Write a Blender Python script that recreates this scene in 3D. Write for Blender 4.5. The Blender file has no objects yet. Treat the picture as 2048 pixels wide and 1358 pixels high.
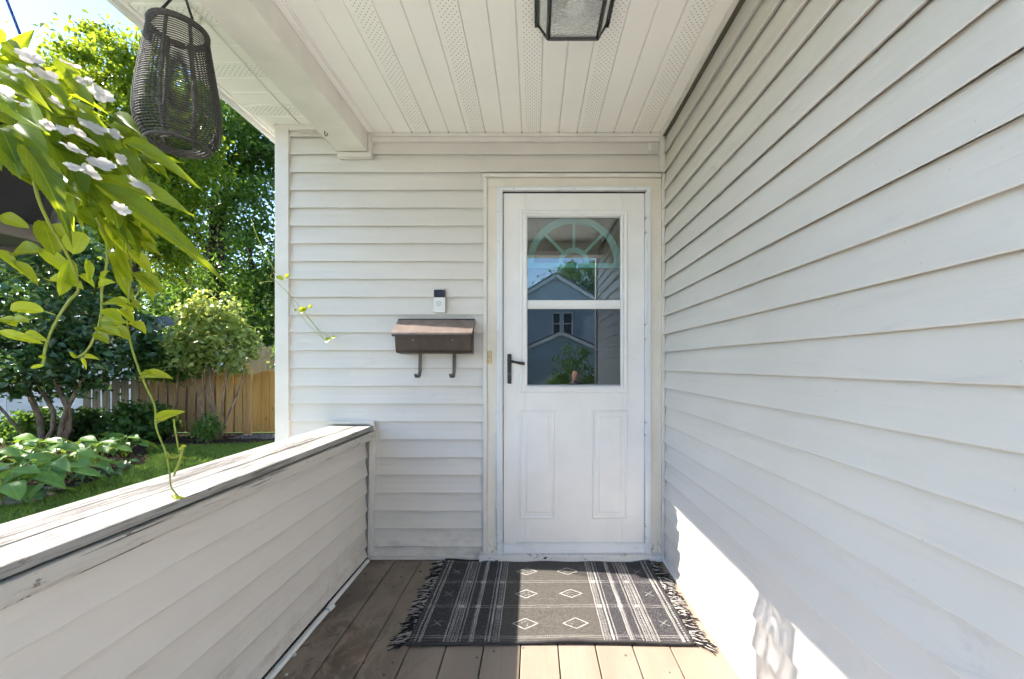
import bpy, bmesh, math, random
import numpy as np
from mathutils import Vector, Matrix, Euler

sc = bpy.context.scene
COL = sc.collection
PI = math.pi
R = math.radians

# ------------------------------------------------------------------ camera
FPX, VX, VY = 850.0, 1068.0, 730.0          # focal length and vanishing point in photo pixels (2048 x 1358)
CAMZ = 1.11                                  # camera height above the deck
D = 850.0 / 350.0                            # distance from camera to the door wall
cam = bpy.data.cameras.new('camera')
cam.sensor_width = 36.0
cam.lens = FPX / 2048.0 * 36.0
cam.shift_x = -(VX - 1024.0) / 2048.0
cam.shift_y = (VY - 679.0) / 2048.0
cam.clip_start = 0.02
cam.clip_end = 800.0
camo = bpy.data.objects.new('camera', cam)
camo.location = (0, 0, CAMZ)
camo.rotation_euler = (PI / 2, 0, 0)
COL.objects.link(camo)
sc.camera = camo

# ------------------------------------------------------------------ sky, sun, exposure
SUN_V = Vector((-1.0, 0.088, 0.905)).normalized()      # towards the sun
el = math.asin(SUN_V.z)
az = math.atan2(SUN_V.x, SUN_V.y)                       # clockwise from +Y
world = bpy.data.worlds.new('World')
sc.world = world
world.use_nodes = True
wn = world.node_tree
sky = wn.nodes.new('ShaderNodeTexSky')
sky.sky_type = 'NISHITA'
sky.sun_disc = False
sky.sun_elevation = el
sky.sun_rotation = az
sky.altitude = 100
sky.air_density = 1.0
sky.dust_density = 0.25
sky.ozone_density = 2.2
bgn = wn.nodes['Background']
bgn.inputs['Strength'].default_value = 0.10
wn.links.new(sky.outputs['Color'], bgn.inputs['Color'])

sl = bpy.data.lights.new('sun', 'SUN')
sl.energy = 4.0
sl.angle = R(0.55)
sl.color = (1.0, 0.93, 0.83)
so = bpy.data.objects.new('sun', sl)
so.rotation_euler = (-SUN_V).to_track_quat('-Z', 'Y').to_euler()
so.location = (-20, 2, 20)
COL.objects.link(so)

sc.view_settings.view_transform = 'Standard'
sc.view_settings.look = 'None'
sc.view_settings.exposure = 2.18
sc.view_settings.gamma = 1.0
sc.view_settings.use_curve_mapping = False
sc.render.engine = 'CYCLES'
sc.cycles.use_denoising = True
sc.cycles.use_adaptive_sampling = True
sc.cycles.adaptive_threshold = 0.05
sc.cycles.adaptive_min_samples = 10
sc.cycles.max_bounces = 7
sc.cycles.diffuse_bounces = 4
sc.cycles.glossy_bounces = 3
sc.cycles.transmission_bounces = 6
sc.cycles.transparent_max_bounces = 7
sc.cycles.sample_clamp_indirect = 8

def P(px, py, Y):
    "photo pixel at depth Y -> world point"
    return Vector(((px - VX) * Y / FPX, Y, CAMZ - (py - VY) * Y / FPX))
def WX(px, Y=D): return (px - VX) * Y / FPX
def WZ(py, Y=D): return CAMZ - (py - VY) * Y / FPX

# ------------------------------------------------------------------ scene helpers
def setp(o, label=None, cat=None, group=None, kind=None):
    if label: o['label'] = label
    if cat: o['category'] = cat
    if group: o['group'] = group
    if kind: o['kind'] = kind
    return o

def thing(name, label, cat, loc=(0, 0, 0), group=None, kind=None):
    o = bpy.data.objects.new(name, None)
    o.empty_display_size = 0.05
    o.location = loc
    COL.objects.link(o)
    return setp(o, label, cat, group, kind)

def wloc(o):
    v = Vector((0, 0, 0))
    while o is not None:
        v = v + Vector(o.location)
        o = o.parent
    return v

def adopt(o, parent):
    "parent a mesh whose coordinates are in world space (parents are never rotated)"
    if parent is not None:
        o.parent = parent
        o.location = Vector(o.location) - wloc(parent)
    return o

def link_mesh(name, me, mat, parent=None, smooth=False):
    if mat is not None and len(me.materials) == 0:
        me.materials.append(mat)
    if smooth:
        me.polygons.foreach_set('use_smooth', [True] * len(me.polygons))
    o = bpy.data.objects.new(name, me)
    COL.objects.link(o)
    return adopt(o, parent)

class MB:
    "collects shapes into one mesh"
    def __init__(self): self.v = []; self.f = []
    def add(self, vs, fs):
        n = len(self.v)
        self.v += [tuple(p) for p in vs]
        self.f += [tuple(i + n for i in f) for f in fs]
        return self
    def box(self, x0, x1, y0, y1, z0, z1):
        x0, x1 = min(x0, x1), max(x0, x1); y0, y1 = min(y0, y1), max(y0, y1); z0, z1 = min(z0, z1), max(z0, z1)
        return self.add([(x0,y0,z0),(x1,y0,z0),(x1,y1,z0),(x0,y1,z0),(x0,y0,z1),(x1,y0,z1),(x1,y1,z1),(x0,y1,z1)],
                        [(0,3,2,1),(4,5,6,7),(0,1,5,4),(1,2,6,5),(2,3,7,6),(3,0,4,7)])
    def obox(self, c, ax, ay, az):
        c = Vector(c); ax = Vector(ax); ay = Vector(ay); az = Vector(az)
        vs = [c + i*ax + j*ay + k*az for k in (-1,1) for (i,j) in ((-1,-1),(1,-1),(1,1),(-1,1))]
        return self.add(vs, [(0,3,2,1),(4,5,6,7),(0,1,5,4),(1,2,6,5),(2,3,7,6),(3,0,4,7)])
    def prism(self, prof, fn):
        "prof: closed 2-D outline, fn(u, v, t) -> point for t = 0 and 1"
        n = len(prof)
        vs = [fn(u, v, 0) for u, v in prof] + [fn(u, v, 1) for u, v in prof]
        fs = [(i, (i+1) % n, (i+1) % n + n, i + n) for i in range(n)]
        fs += [tuple(range(n))[::-1], tuple(range(n, 2*n))]
        return self.add(vs, fs)
    def tube(self, pts, r, seg=6, cap=True):
        pts = [Vector(p) for p in pts]
        n = len(pts)
        rs = r if isinstance(r, (list, tuple)) else [r]*n
        t0 = (pts[1]-pts[0]).normalized()
        up = Vector((0,0,1)) if abs(t0.z) < .9 else Vector((1,0,0))
        a = t0.cross(up).normalized(); vs = []
        for i, p in enumerate(pts):
            t = (pts[min(i+1,n-1)] - pts[max(i-1,0)])
            t = t.normalized() if t.length > 1e-9 else t0
            a = a - t*a.dot(t)
            a = a.normalized() if a.length > 1e-6 else t.orthogonal().normalized()
            b = t.cross(a)
            for k in range(seg):
                q = 2*PI*k/seg
                vs.append(p + (a*math.cos(q) + b*math.sin(q))*rs[i])
        fs = [(i*seg+k, i*seg+(k+1)%seg, (i+1)*seg+(k+1)%seg, (i+1)*seg+k) for i in range(n-1) for k in range(seg)]
        if cap:
            fs += [tuple(range(seg))[::-1], tuple(range((n-1)*seg, n*seg))]
        return self.add(vs, fs)
    def lathe(self, prof, c, seg=24):
        n = len(prof); vs = []
        for r, z in prof:
            for k in range(seg):
                q = 2*PI*k/seg
                vs.append((c[0]+r*math.cos(q), c[1]+r*math.sin(q), c[2]+z))
        fs = [(i*seg+k, i*seg+(k+1)%seg, (i+1)*seg+(k+1)%seg, (i+1)*seg+k) for i in range(n-1) for k in range(seg)]
        return self.add(vs, fs)
    def ring(self, c, R0, r, seg=40, rs=6, tilt=0, ax='z'):
        vs = []
        for i in range(seg):
            q = 2*PI*i/seg
            for k in range(rs):
                t = 2*PI*k/rs
                rr = R0 + r*math.cos(t)
                p = (rr*math.cos(q), rr*math.sin(q), r*math.sin(t))
                if ax == 'y': p = (p[0], p[2], p[1])
                vs.append((c[0]+p[0], c[1]+p[1], c[2]+p[2]))
        fs = [(i*rs+k, ((i+1)%seg)*rs+k, ((i+1)%seg)*rs+(k+1)%rs, i*rs+(k+1)%rs) for i in range(seg) for k in range(rs)]
        return self.add(vs, fs)
    def mesh(self, name):
        me = bpy.data.meshes.new(name)
        me.from_pydata(self.v, [], self.f)
        me.update()
        return me
    def build(self, name, mat, parent=None, bevel=0, smooth=False, kind=None, seg=2):
        o = link_mesh(name, self.mesh(name), mat, parent, smooth)
        if bevel:
            m = o.modifiers.new('edge', 'BEVEL'); m.width = bevel; m.segments = seg; m.limit_method = 'ANGLE'; m.angle_limit = R(40)
        if kind: o['kind'] = kind
        return o
def box(name, mat, parent, x0, x1, y0, y1, z0, z1, bevel=0.0015, kind=None):
    return MB().box(x0, x1, y0, y1, z0, z1).build(name, mat, parent, bevel, kind=kind)

# ------------------------------------------------------------------ shader helpers
class S:
    "a float socket with arithmetic"
    def __init__(s, nt, sk): s.nt = nt; s.sk = sk
    def _m(s, op, *args):
        n = s.nt.nodes.new('ShaderNodeMath'); n.operation = op
        for i, a in enumerate(args):
            if isinstance(a, S): s.nt.links.new(a.sk, n.inputs[i])
            else: n.inputs[i].default_value = float(a)
        return S(s.nt, n.outputs[0])
    def __add__(s, o): return s._m('ADD', s, o)
    __radd__ = __add__
    def __sub__(s, o): return s._m('SUBTRACT', s, o)
    def __rsub__(s, o): return s._m('SUBTRACT', o, s)
    def __mul__(s, o): return s._m('MULTIPLY', s, o)
    __rmul__ = __mul__
    def __truediv__(s, o): return s._m('DIVIDE', s, o)
    def abs(s): return s._m('ABSOLUTE', s)
    def lt(s, o): return s._m('LESS_THAN', s, o)
    def gt(s, o): return s._m('GREATER_THAN', s, o)
    def mod(s, o): return s._m('FLOORED_MODULO', s, o)
    def frac(s): return s._m('FRACT', s)
    def rnd(s): return s._m('ROUND', s)
    def floor(s): return s._m('FLOOR', s)
    def max(s, o): return s._m('MAXIMUM', s, o)
    def min(s, o): return s._m('MINIMUM', s, o)
    def pw(s, o): return s._m('POWER', s, o)
    def sqrt(s): return s._m('SQRT', s)
    def ramp(s, a, b, c=0.0, d=1.0, smooth=True):
        n = s.nt.nodes.new('ShaderNodeMapRange')
        n.interpolation_type = 'SMOOTHSTEP' if smooth else 'LINEAR'
        s.nt.links.new(s.sk, n.inputs[0])
        for i, q in zip((1,2,3,4), (a,b,c,d)): n.inputs[i].default_value = q
        return S(s.nt, n.outputs[0])

class Mat:
    def __init__(s, name, rough=0.5, spec=0.5, metal=0.0):
        s.m = bpy.data.materials.new(name); s.m.use_nodes = True
        s.nt = s.m.node_tree
        s.b = s.nt.nodes['Principled BSDF']
        s.b.inputs['Roughness'].default_value = rough
        s.b.inputs['Specular IOR Level'].default_value = spec
        s.b.inputs['Metallic'].default_value = metal
        s._pos = None
    def pos(s):
        if s._pos is None:
            g = s.nt.nodes.new('ShaderNodeNewGeometry')
            x = s.nt.nodes.new('ShaderNodeSeparateXYZ')
            s.nt.links.new(g.outputs['Position'], x.inputs[0])
            s._pos = (g, [S(s.nt, x.outputs[i]) for i in range(3)])
        return s._pos[1]
    def geo(s): s.pos(); return s._pos[0]
    def vec(s, x, y, z):
        n = s.nt.nodes.new('ShaderNodeCombineXYZ')
        for i, a in enumerate((x, y, z)):
            if isinstance(a, S): s.nt.links.new(a.sk, n.inputs[i])
            else: n.inputs[i].default_value = a
        return n.outputs[0]
    def noise(s, scale=(1,1,1), detail=4, rough=0.55, off=0, dist=0, local=False):
        if local:
            tc = s.nt.nodes.new('ShaderNodeTexCoord')
            x = s.nt.nodes.new('ShaderNodeSeparateXYZ'); s.nt.links.new(tc.outputs['Object'], x.inputs[0])
            p = [S(s.nt, x.outputs[i]) for i in range(3)]
        else: p = s.pos()
        v = s.vec(p[0]*scale[0] + off, p[1]*scale[1] + off*.7, p[2]*scale[2] + off*1.3)
        n = s.nt.nodes.new('ShaderNodeTexNoise')
        n.inputs['Scale'].default_value = 1.0; n.inputs['Detail'].default_value = detail
        n.inputs['Roughness'].default_value = rough; n.inputs['Distortion'].default_value = dist
        s.nt.links.new(v, n.inputs['Vector'])
        return S(s.nt, n.outputs[0])
    def vor(s, scale=(1,1,1), feature='F1'):
        p = s.pos()
        n = s.nt.nodes.new('ShaderNodeTexVoronoi'); n.feature = feature
        n.inputs['Scale'].default_value = 1.0
        s.nt.links.new(s.vec(p[0]*scale[0], p[1]*scale[1], p[2]*scale[2]), n.inputs['Vector'])
        return S(s.nt, n.outputs['Distance'])
    def rgb(s, c):
        n = s.nt.nodes.new('ShaderNodeRGB'); n.outputs[0].default_value = (*c, 1); return n.outputs[0]
    def mix(s, f, a, b, mode='MIX'):
        n = s.nt.nodes.new('ShaderNodeMix'); n.data_type = 'RGBA'; n.blend_type = mode
        for i, q in ((0, f), (6, a), (7, b)):
            if isinstance(q, S): s.nt.links.new(q.sk, n.inputs[i])
            elif hasattr(q, 'node'): s.nt.links.new(q, n.inputs[i])
            elif isinstance(q, (tuple, list)): n.inputs[i].default_value = (*q, 1)
            else: n.inputs[i].default_value = q
        return n.outputs[2]
    def color(s, c):
        if isinstance(c, (tuple, list)): s.b.inputs['Base Color'].default_value = (*c, 1)
        else: s.nt.links.new(c, s.b.inputs['Base Color'])
        return s
    def set(s, name, v):
        if isinstance(v, S): s.nt.links.new(v.sk, s.b.inputs[name])
        else: s.b.inputs[name].default_value = v
        return s
    def bump(s, h, strength=0.3, dist=0.002):
        n = s.nt.nodes.new('ShaderNodeBump')
        n.inputs['Strength'].default_value = strength; n.inputs['Distance'].default_value = dist
        s.nt.links.new(h.sk, n.inputs['Height']); s.nt.links.new(n.outputs[0], s.b.inputs['Normal'])
        return s
    def rand_island(s):
        return S(s.nt, s.geo().outputs['Random Per Island'])
    def rand_obj(s):
        n = s.nt.nodes.new('ShaderNodeObjectInfo'); return S(s.nt, n.outputs['Random'])

def plain(name, c, rough=0.5, var=0.08, sc_=6.0, metal=0, spec=0.5):
    m = Mat(name, rough, spec, metal)
    n = m.noise((sc_,)*3, 4)
    k = n.ramp(0.3, 0.7)
    m.color(m.mix(k, tuple(q*(1-var) for q in c), tuple(min(1, q*(1+var)) for q in c)))
    m.set('Roughness', n.ramp(.2, .8, max(0.02, rough-.08), min(1, rough+.08)))
    return m.m

def vinyl(name, c, along):
    "extruded vinyl with faint wood grain along axis 0 or 1, a little grime"
    m = Mat(name, 0.42, 0.4)
    gs = (260.0, 260.0, 260.0)
    gs = tuple(3.0 if i == along else 260.0 for i in range(3))
    grain = m.noise(gs, 1, .6)
    blot = m.noise((1.3, 1.3, 2.2), 3, .6)
    st = m.noise(tuple(1.6 if i == along else 16.0 for i in range(3)), 3, .65, off=3.1)
    rnd = m.rand_obj()
    col = m.mix(blot.ramp(.35, .7), tuple(q*.965 for q in c), tuple(min(1, q*1.02) for q in c))
    col = m.mix(st.ramp(.58, .8, 0, .2), col, (c[0]*.66, c[1]*.63, c[2]*.56))
    col = m.mix(rnd*.05, col, (c[0]*.8, c[1]*.78, c[2]*.74))
    sp = m.vor((34, 34, 34))
    specks = sp.lt(.05) * m.noise((3, 3, 3), 0, off=9).gt(.55)
    col = m.mix(specks*.35, col, (.12, .10, .08))
    low = m.pos()[2].ramp(.0, .30, 1, 0)*m.noise((9, 9, 14), 4, .7, off=14).ramp(.42, .68)
    col = m.mix(low*.38, col, (.30, .235, .17))
    sm = m.noise(tuple(2.2 if i == along else 9.0 for i in range(3)), 5, .75, off=23, dist=1.2).ramp(.60, .72)
    col = m.mix(sm*.16, col, (.25, .25, .27))
    m.color(col)
    m.set('Roughness', st.ramp(.3, .7, .36, .52))
    m.bump(grain, .3, .0008)
    return m.m

def soffit(name, c, along, vent=False, x0=0.0, pitch=0.104):
    m = Mat(name, 0.5, 0.35)
    p = m.pos()
    a, b = (p[0], p[1]) if along == 1 else (p[1], p[0])
    blot = m.noise((2, 2, 2), 5, .6)
    col = m.mix(blot.ramp(.35, .7), tuple(q*.96 for q in c), c)
    if vent:
        rel = (a - x0 + pitch*.5).mod(pitch) - pitch*.5      # offset from the slat's middle
        i = rel/0.0107; j = b/0.0125
        ir, jr = i.rnd(), j.rnd()
        dx = (i - ir)*0.0107; dy = (j - jr)*0.0125
        d = (dx*dx + dy*dy).sqrt()
        even = ((ir + jr).abs().mod(2.0)).lt(0.5)
        hole = d.lt(0.0023) * even * ir.abs().lt(3.5)
        col = m.mix(hole*.8, col, (.10, .09, .08))
    m.color(col)
    return m.m

def leafmat(name, dark, light, trans=0.45, rough=0.4, tcol=None, per='island', spec=.35):
    "two-sided leaf: reflects and lets light through, a little different on each leaf"
    m = Mat(name, rough, spec)
    r = m.rand_island() if per == 'island' else m.rand_obj()
    n = m.noise((25, 25, 25), 2)
    col = m.mix(r, dark, light)
    col = m.mix(n.ramp(.3, .7, 0, .25), col, tuple(q*1.25 for q in light))
    m.color(col)
    t = m.nt.nodes.new('ShaderNodeBsdfTranslucent')
    tc = tcol or (light[0]*1.9, light[1]*1.7, light[2]*.7)
    m.nt.links.new(m.mix(r, tuple(q*.6 for q in tc), tc), t.inputs['Color'])
    mx = m.nt.nodes.new('ShaderNodeMixShader'); mx.inputs[0].default_value = trans
    out = m.nt.nodes['Material Output']
    m.nt.links.new(m.b.outputs[0], mx.inputs[1]); m.nt.links.new(t.outputs[0], mx.inputs[2])
    m.nt.links.new(mx.outputs[0], out.inputs[0])
    return m.m

def barkmat(name, c):
    m = Mat(name, .85, .2)
    n = m.noise((18, 18, 4), 6, .7)
    m.color(m.mix(n.ramp(.35, .68), tuple(q*.5 for q in c), tuple(q*1.3 for q in c)))
    m.bump(n, .7, .012)
    return m.m

def woodmat(name, c, c2, axis=2, scale=1.0, rough=.7, knots=True, perobj=.3):
    m = Mat(name, rough, .25)
    s3 = tuple((1.2 if i == axis else 22.0)*scale for i in range(3))
    g = m.noise(s3, 5, .65, dist=.6)
    f = m.noise(tuple((4 if i == axis else 120.0)*scale for i in range(3)), 3)
    r = m.rand_obj()
    col = m.mix(g.ramp(.3, .72), c, c2)
    col = m.mix(r*perobj, col, tuple(q*.45 for q in c))
    if knots:
        k = m.vor(tuple((2.2 if i == axis else 6.0)*scale for i in range(3)))
        col = m.mix(k.ramp(.05, .16, .6, 0), col, tuple(q*.3 for q in c))
    m.color(col)
    m.bump(f, .35, .002)
    return m.m
# ================================================================== materials of the house
SID = (0.655, 0.62, 0.578)
M_sidX = vinyl('vinyl_siding_x', SID, 0)
M_sidY = vinyl('vinyl_siding_y', SID, 1)
M_trim = plain('vinyl_trim', (0.665, 0.63, 0.585), .45, .05)
SOF = (0.94, 0.905, 0.86)
M_sof = soffit('soffit_plain', SOF, 1)
CX0 = -0.0079                        # middle of one vented slat
M_sofv = soffit('soffit_vented', SOF, 1, True, CX0, 0.3125)
M_ove = soffit('overhang_plain', SOF, 0)
OY0 = 1.971
M_ovev = soffit('overhang_vented', SOF, 0, True, OY0, 0.3129)
M_white = plain('white_door_paint', (0.76, 0.75, 0.735), .38, .03)
M_alum = plain('white_aluminium', (0.74, 0.75, 0.77), .33, .03)
M_beam = plain('beam_wrap', (0.80, 0.76, 0.69), .5, .05)
M_black = plain('black_metal', (0.016, 0.016, 0.018), .38, .1)
M_dark = plain('dark_gap', (0.02, 0.02, 0.02), .9, .1)
M_screw = plain('screw_metal', (0.25, 0.25, 0.26), .4, .1, metal=.8)

def casing_mat():
    m = Mat('cream_casing', .5, .35)
    p = m.pos()
    n = m.noise((9, 9, 5), 6, .7)
    col = m.mix(n.ramp(.35, .7), (.68, .635, .545), (.74, .70, .625))
    low = p[2].ramp(.02, .16, 1, 0) * m.noise((60, 60, 40), 5, .7, off=4).ramp(.5, .62)
    col = m.mix(low, col, (.09, .075, .06))
    m.color(col); return m.m
M_cream = casing_mat()

def sill_mat():
    m = Mat('peeling_sill', .6, .3)
    n = m.noise((40, 40, 90), 6, .72)
    b = m.noise((7, 7, 7), 3, off=5)
    chip = (n + b*.35).ramp(.78, .81)
    m.color(m.mix(chip, (.66, .655, .64), (.06, .05, .045)))
    m.bump(chip, -.6, .002); return m.m
M_sill = sill_mat()

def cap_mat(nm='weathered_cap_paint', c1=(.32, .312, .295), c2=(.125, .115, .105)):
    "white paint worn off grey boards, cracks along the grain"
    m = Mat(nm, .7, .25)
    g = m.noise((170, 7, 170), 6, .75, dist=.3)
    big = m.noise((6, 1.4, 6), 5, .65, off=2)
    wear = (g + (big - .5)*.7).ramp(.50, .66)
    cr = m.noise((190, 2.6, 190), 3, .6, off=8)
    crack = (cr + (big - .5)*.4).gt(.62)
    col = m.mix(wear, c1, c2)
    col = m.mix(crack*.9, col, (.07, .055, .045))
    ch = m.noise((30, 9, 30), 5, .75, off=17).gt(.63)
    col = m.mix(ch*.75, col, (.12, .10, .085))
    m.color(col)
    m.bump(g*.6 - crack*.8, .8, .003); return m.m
M_cap = cap_mat()
M_cap_shade = cap_mat('weathered_paint_shade_lift', (.52, .495, .455), (.36, .325, .28))  # copy of the worn cap paint, lightened to offset the shade on the fascia

def deck_mat():
    m = Mat('deck_paint', .62, .35)
    p = m.pos()
    r = m.rand_obj()
    g = m.noise((70, 2.5, 70), 5, .65)
    b = m.noise((5, 2.6, 5), 5, .65, off=3)
    col = m.mix(b.ramp(.3, .7), (.25, .195, .150), (.30, .237, .186))
    col = m.mix(g.ramp(.45, .75, 0, .3), col, (.19, .155, .13))
    col = m.mix(r*.16, col, (.22, .20, .18))
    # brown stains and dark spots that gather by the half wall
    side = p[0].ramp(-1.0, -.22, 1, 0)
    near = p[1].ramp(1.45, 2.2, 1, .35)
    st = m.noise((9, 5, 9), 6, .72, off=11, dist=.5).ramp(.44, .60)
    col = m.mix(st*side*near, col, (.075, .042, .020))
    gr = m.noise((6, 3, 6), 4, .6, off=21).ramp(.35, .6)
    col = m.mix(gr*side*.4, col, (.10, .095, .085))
    sp = m.vor((21, 17, 21)); on = m.noise((4, 4, 4), 3, off=31)
    spot = sp.lt(.11)*on.gt(.5)
    col = m.mix(spot*.75, col, (.03, .024, .02))
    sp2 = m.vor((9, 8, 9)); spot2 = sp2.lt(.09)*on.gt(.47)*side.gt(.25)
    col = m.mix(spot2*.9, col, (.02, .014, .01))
    m.color(col)
    m.set('Roughness', b.ramp(.3, .7, .5, .75))
    m.bump(g, .3, .0015); return m.m
M_deck = deck_mat()

# ================================================================== siding
rs = random.Random(7)
def course_profile(h):
    return [(.0015, h+.006), (.0030, h), (.0054, h*.78), (.0094, h*.50), (.0152, h*.22), (.0186, h*.07), (.0194, .003),
            (.0187, .0004), (.0170, 0), (.0162, .0088), (.0010, .0098), (.0005, h*.5)]

def siding_course(name, parent, mat, fn, s0, s1, zb, h, jitter=.0012, nseg=None):
    "one clapboard course; fn(s, n, z) -> world, s along the wall, n out of the wall"
    prof = course_profile(h)
    L = abs(s1 - s0)
    ns = nseg or max(3, int(L/.22))
    ph = rs.uniform(0, 6.3); ph2 = rs.uniform(0, 6.3); k1 = rs.uniform(1.2, 2.6); k2 = rs.uniform(3.5, 6)
    vs, fs, n = [], [], len(prof)
    for i in range(ns+1):
        s = s0 + (s1 - s0)*i/ns
        dz = jitter*(math.sin(k1*s+ph) + .5*math.sin(k2*s+ph2))
        dn = jitter*.8*math.sin(k2*.7*s+ph)
        for u, v in prof:
            w = max(0, 1 - v/h) if v < h else 0
            vs.append(fn(s, u + dn*w, zb + v + dz*w))
    for i in range(ns):
        for k in range(n):
            fs.append((i*n+k, i*n+(k+1) % n, (i+1)*n+(k+1) % n, (i+1)*n+k))
    fs += [tuple(range(n)), tuple(range(ns*n, ns*n+n))[::-1]]
    b = MB().add(vs, fs)
    me = b.mesh(name)
    bm = bmesh.new(); bm.from_mesh(me); bmesh.ops.recalc_face_normals(bm, faces=bm.faces); bm.to_mesh(me); bm.free()
    return link_mesh(name, me, mat, parent)

CH = .1017
# ---------------------------------------------------------------- back wall
WB = thing('wall_back', 'pale beige clapboard house wall around the white front door', 'wall', (-.4, D, 0), kind='structure')
YB = D + .012                                # backing plane of the siding
XL, XR = WX(553), .734
XJ = WX(967)                                 # trim left of the door
DXR = WX(1325)
ZSOF, ZCEI = 2.476, 2.43
backing = MB().box(XL+.004, WX(985), YB+.012, YB+.12, -.4, 2.5).box(WX(985), 1.2, YB+.012, YB+.12, 2.12, 2.6).box(WX(1310), .80, YB+.012, YB+.12, -.4, 2.12)
backing.build('sheathing', M_trim, WB)
zb0 = WZ(345.2)
fb = lambda s, n, z: (s, YB - n, z)
k = 0
zb = zb0
bz = []
while zb > .03:
    bz.append(zb); zb -= CH
for i, z in enumerate(bz[1:] + [zb]):
    z0 = z
    siding_course('siding_board', WB, M_sidX, fb, WX(580)-.006, XJ+.004, z0, CH, jitter=.0007)
siding_course('siding_board', WB, M_sidX, fb, WX(580)-.006, .72, zb0, CH, jitter=.0005)
siding_course('siding_board', WB, M_sidX, fb, WX(580)-.006, .72, zb0+CH, CH*.98, jitter=.0005)
siding_course('siding_board', WB, M_sidX, fb, WX(580)-.006, -.95, zb0+2*CH, CH*.6, jitter=.0004)
# corner post, channels
box('corner_post', M_trim, WB, XL, WX(580), D-.016, D+.07, -.4, ZSOF-.001, .002)
box('frieze_channel', M_trim, WB, WX(580)+.001, -1.112, D-.018, D+.004, WZ(262), ZSOF-.001)
box('frieze_channel', M_trim, WB, WX(745), WX(1318), D-.020, D+.004, WZ(276), ZCEI-.001)
box('frieze_channel_lip', M_trim, WB, WX(745), WX(1318), D-.0135, D+.004, WZ(285), WZ(276)-.0005)
box('vertical_channel', M_trim, WB, WX(738.5), WX(746), D-.026, D+.004, WZ(318), ZCEI-.003)
box('vertical_channel', M_trim, WB, WX(1318), WX(1327)+.004, D-.024, D+.004, WZ(347), ZCEI-.003)
box('beam_seat_trim', M_trim, WB, WX(680), WX(747), D-.034, D+.004, WZ(319), WZ(309)-.0015)
box('base_channel', M_trim, WB, WX(744), WX(952), D-.016, D+.004, .004, WZ(1111.5), .0015)
box('base_channel', M_trim, WB, WX(953), WX(960), D-.018, D+.004, .003, WZ(1110), .0015)
box('drip_trim', M_trim, WB, XJ-.001, XR-.012, D-.022, D+.004, WZ(357), WZ(349.5))
box('vertical_channel', M_trim, WB, XJ, WX(974.5), D-.017, D+.004, .03, WZ(357)-.0005)
box('vertical_channel', M_trim, WB, WX(1322), WX(1327.5), D-.020, D+.004, .03, WZ(357)-.0005)
hk = MB().box(WX(1295), WX(1300.5), D-.019, D-.0125, WZ(305), WZ(289)).tube([(WX(1297.7), D-.019, WZ(298)), (WX(1297.7), D-.03, WZ(301)), (WX(1297.7), D-.032, WZ(297))], .0022, 6)
wh = thing('wall_hook', 'tiny white plastic cord hook high on the wall above the door', 'hook', (WX(1298), D-.02, WZ(300)))
hk.build('hook_clip', M_white, wh, .001)

# ---------------------------------------------------------------- right wall
WR = thing('wall_side', 'long pale clapboard side wall running beside the porch deck', 'wall', (.75, 1.2, 0), kind='structure')
fr = lambda s, n, z: (XR + .0186 - n, s, z)
YF = -.13
box('sheathing', M_trim, WR, XR+.030, XR+.14, YF, YB+.0, -.4, 2.6)
zr0 = 1.181
zz = zr0 - 12*CH
while zz < 2.40:
    if zz > -.11:
        h = min(CH, ZCEI - zz + .0)
        zl = max(zz, .018)
        siding_course('siding_board', WR, M_sidY, fr, YF+.02, D-.012, zl, CH*1.0 if zl == zz else zz + CH - zl, jitter=.0014)
    zz += CH
box('corner_channel', M_trim, WR, XR-.005, XR+.02, D-.0115, D+.003, .02, WZ(349), .001)
box('ceiling_channel', M_trim, WR, XR-.014, XR+.016, .36, D-.025, ZCEI-.024, ZCEI-.0015)
box('ceiling_channel_lip', plain('brown_gap', (.10, .085, .065), .8), WR, XR-.004, XR+.018, .36, D-.026, ZCEI-.0265, ZCEI-.0245, 0)
box('base_strip', M_white, WR, XR-.010, XR+.012, -.1, D-.02, .002, .02, .002)
box('front_corner_post', M_trim, WR, XR-.012, XR+.075, YF-.02, YF+.055, -.4, 2.5, .002)

# house mass behind the two walls, side facade towards the yard, roof
HS = thing('house_body', 'pale clapboard house side wall facing the back garden', 'house wall', (-1.4, 6, -.3), kind='structure')
box('sheathing', M_trim, HS, XL+.03, XL+.14, YB+.125, 9.6, -.4, 2.52)
fs_ = lambda s, n, z: (XL + .03 - n, s, z)
zz = zr0 - 15*CH
while zz < 2.45:
    siding_course('siding_board', HS, M_sidY, fs_, D+.07, 9.6, zz, CH, nseg=6); zz += CH
RO = thing('roof', 'low pitched porch roof with grey shingles over the entry', 'roof', (0, 1.2, 2.5), kind='structure')
M_shingle = plain('asphalt_shingle', (.10, .10, .105), .9, .4, 30)
RO_b = MB().prism([(-1.60, 2.515), (2.4, 3.7), (2.4, 3.78), (-1.60, 2.60)], lambda u, v, t: (u, -.02 + t*9.8, v))
RO_b.build('roof_deck', M_shingle, RO)

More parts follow.
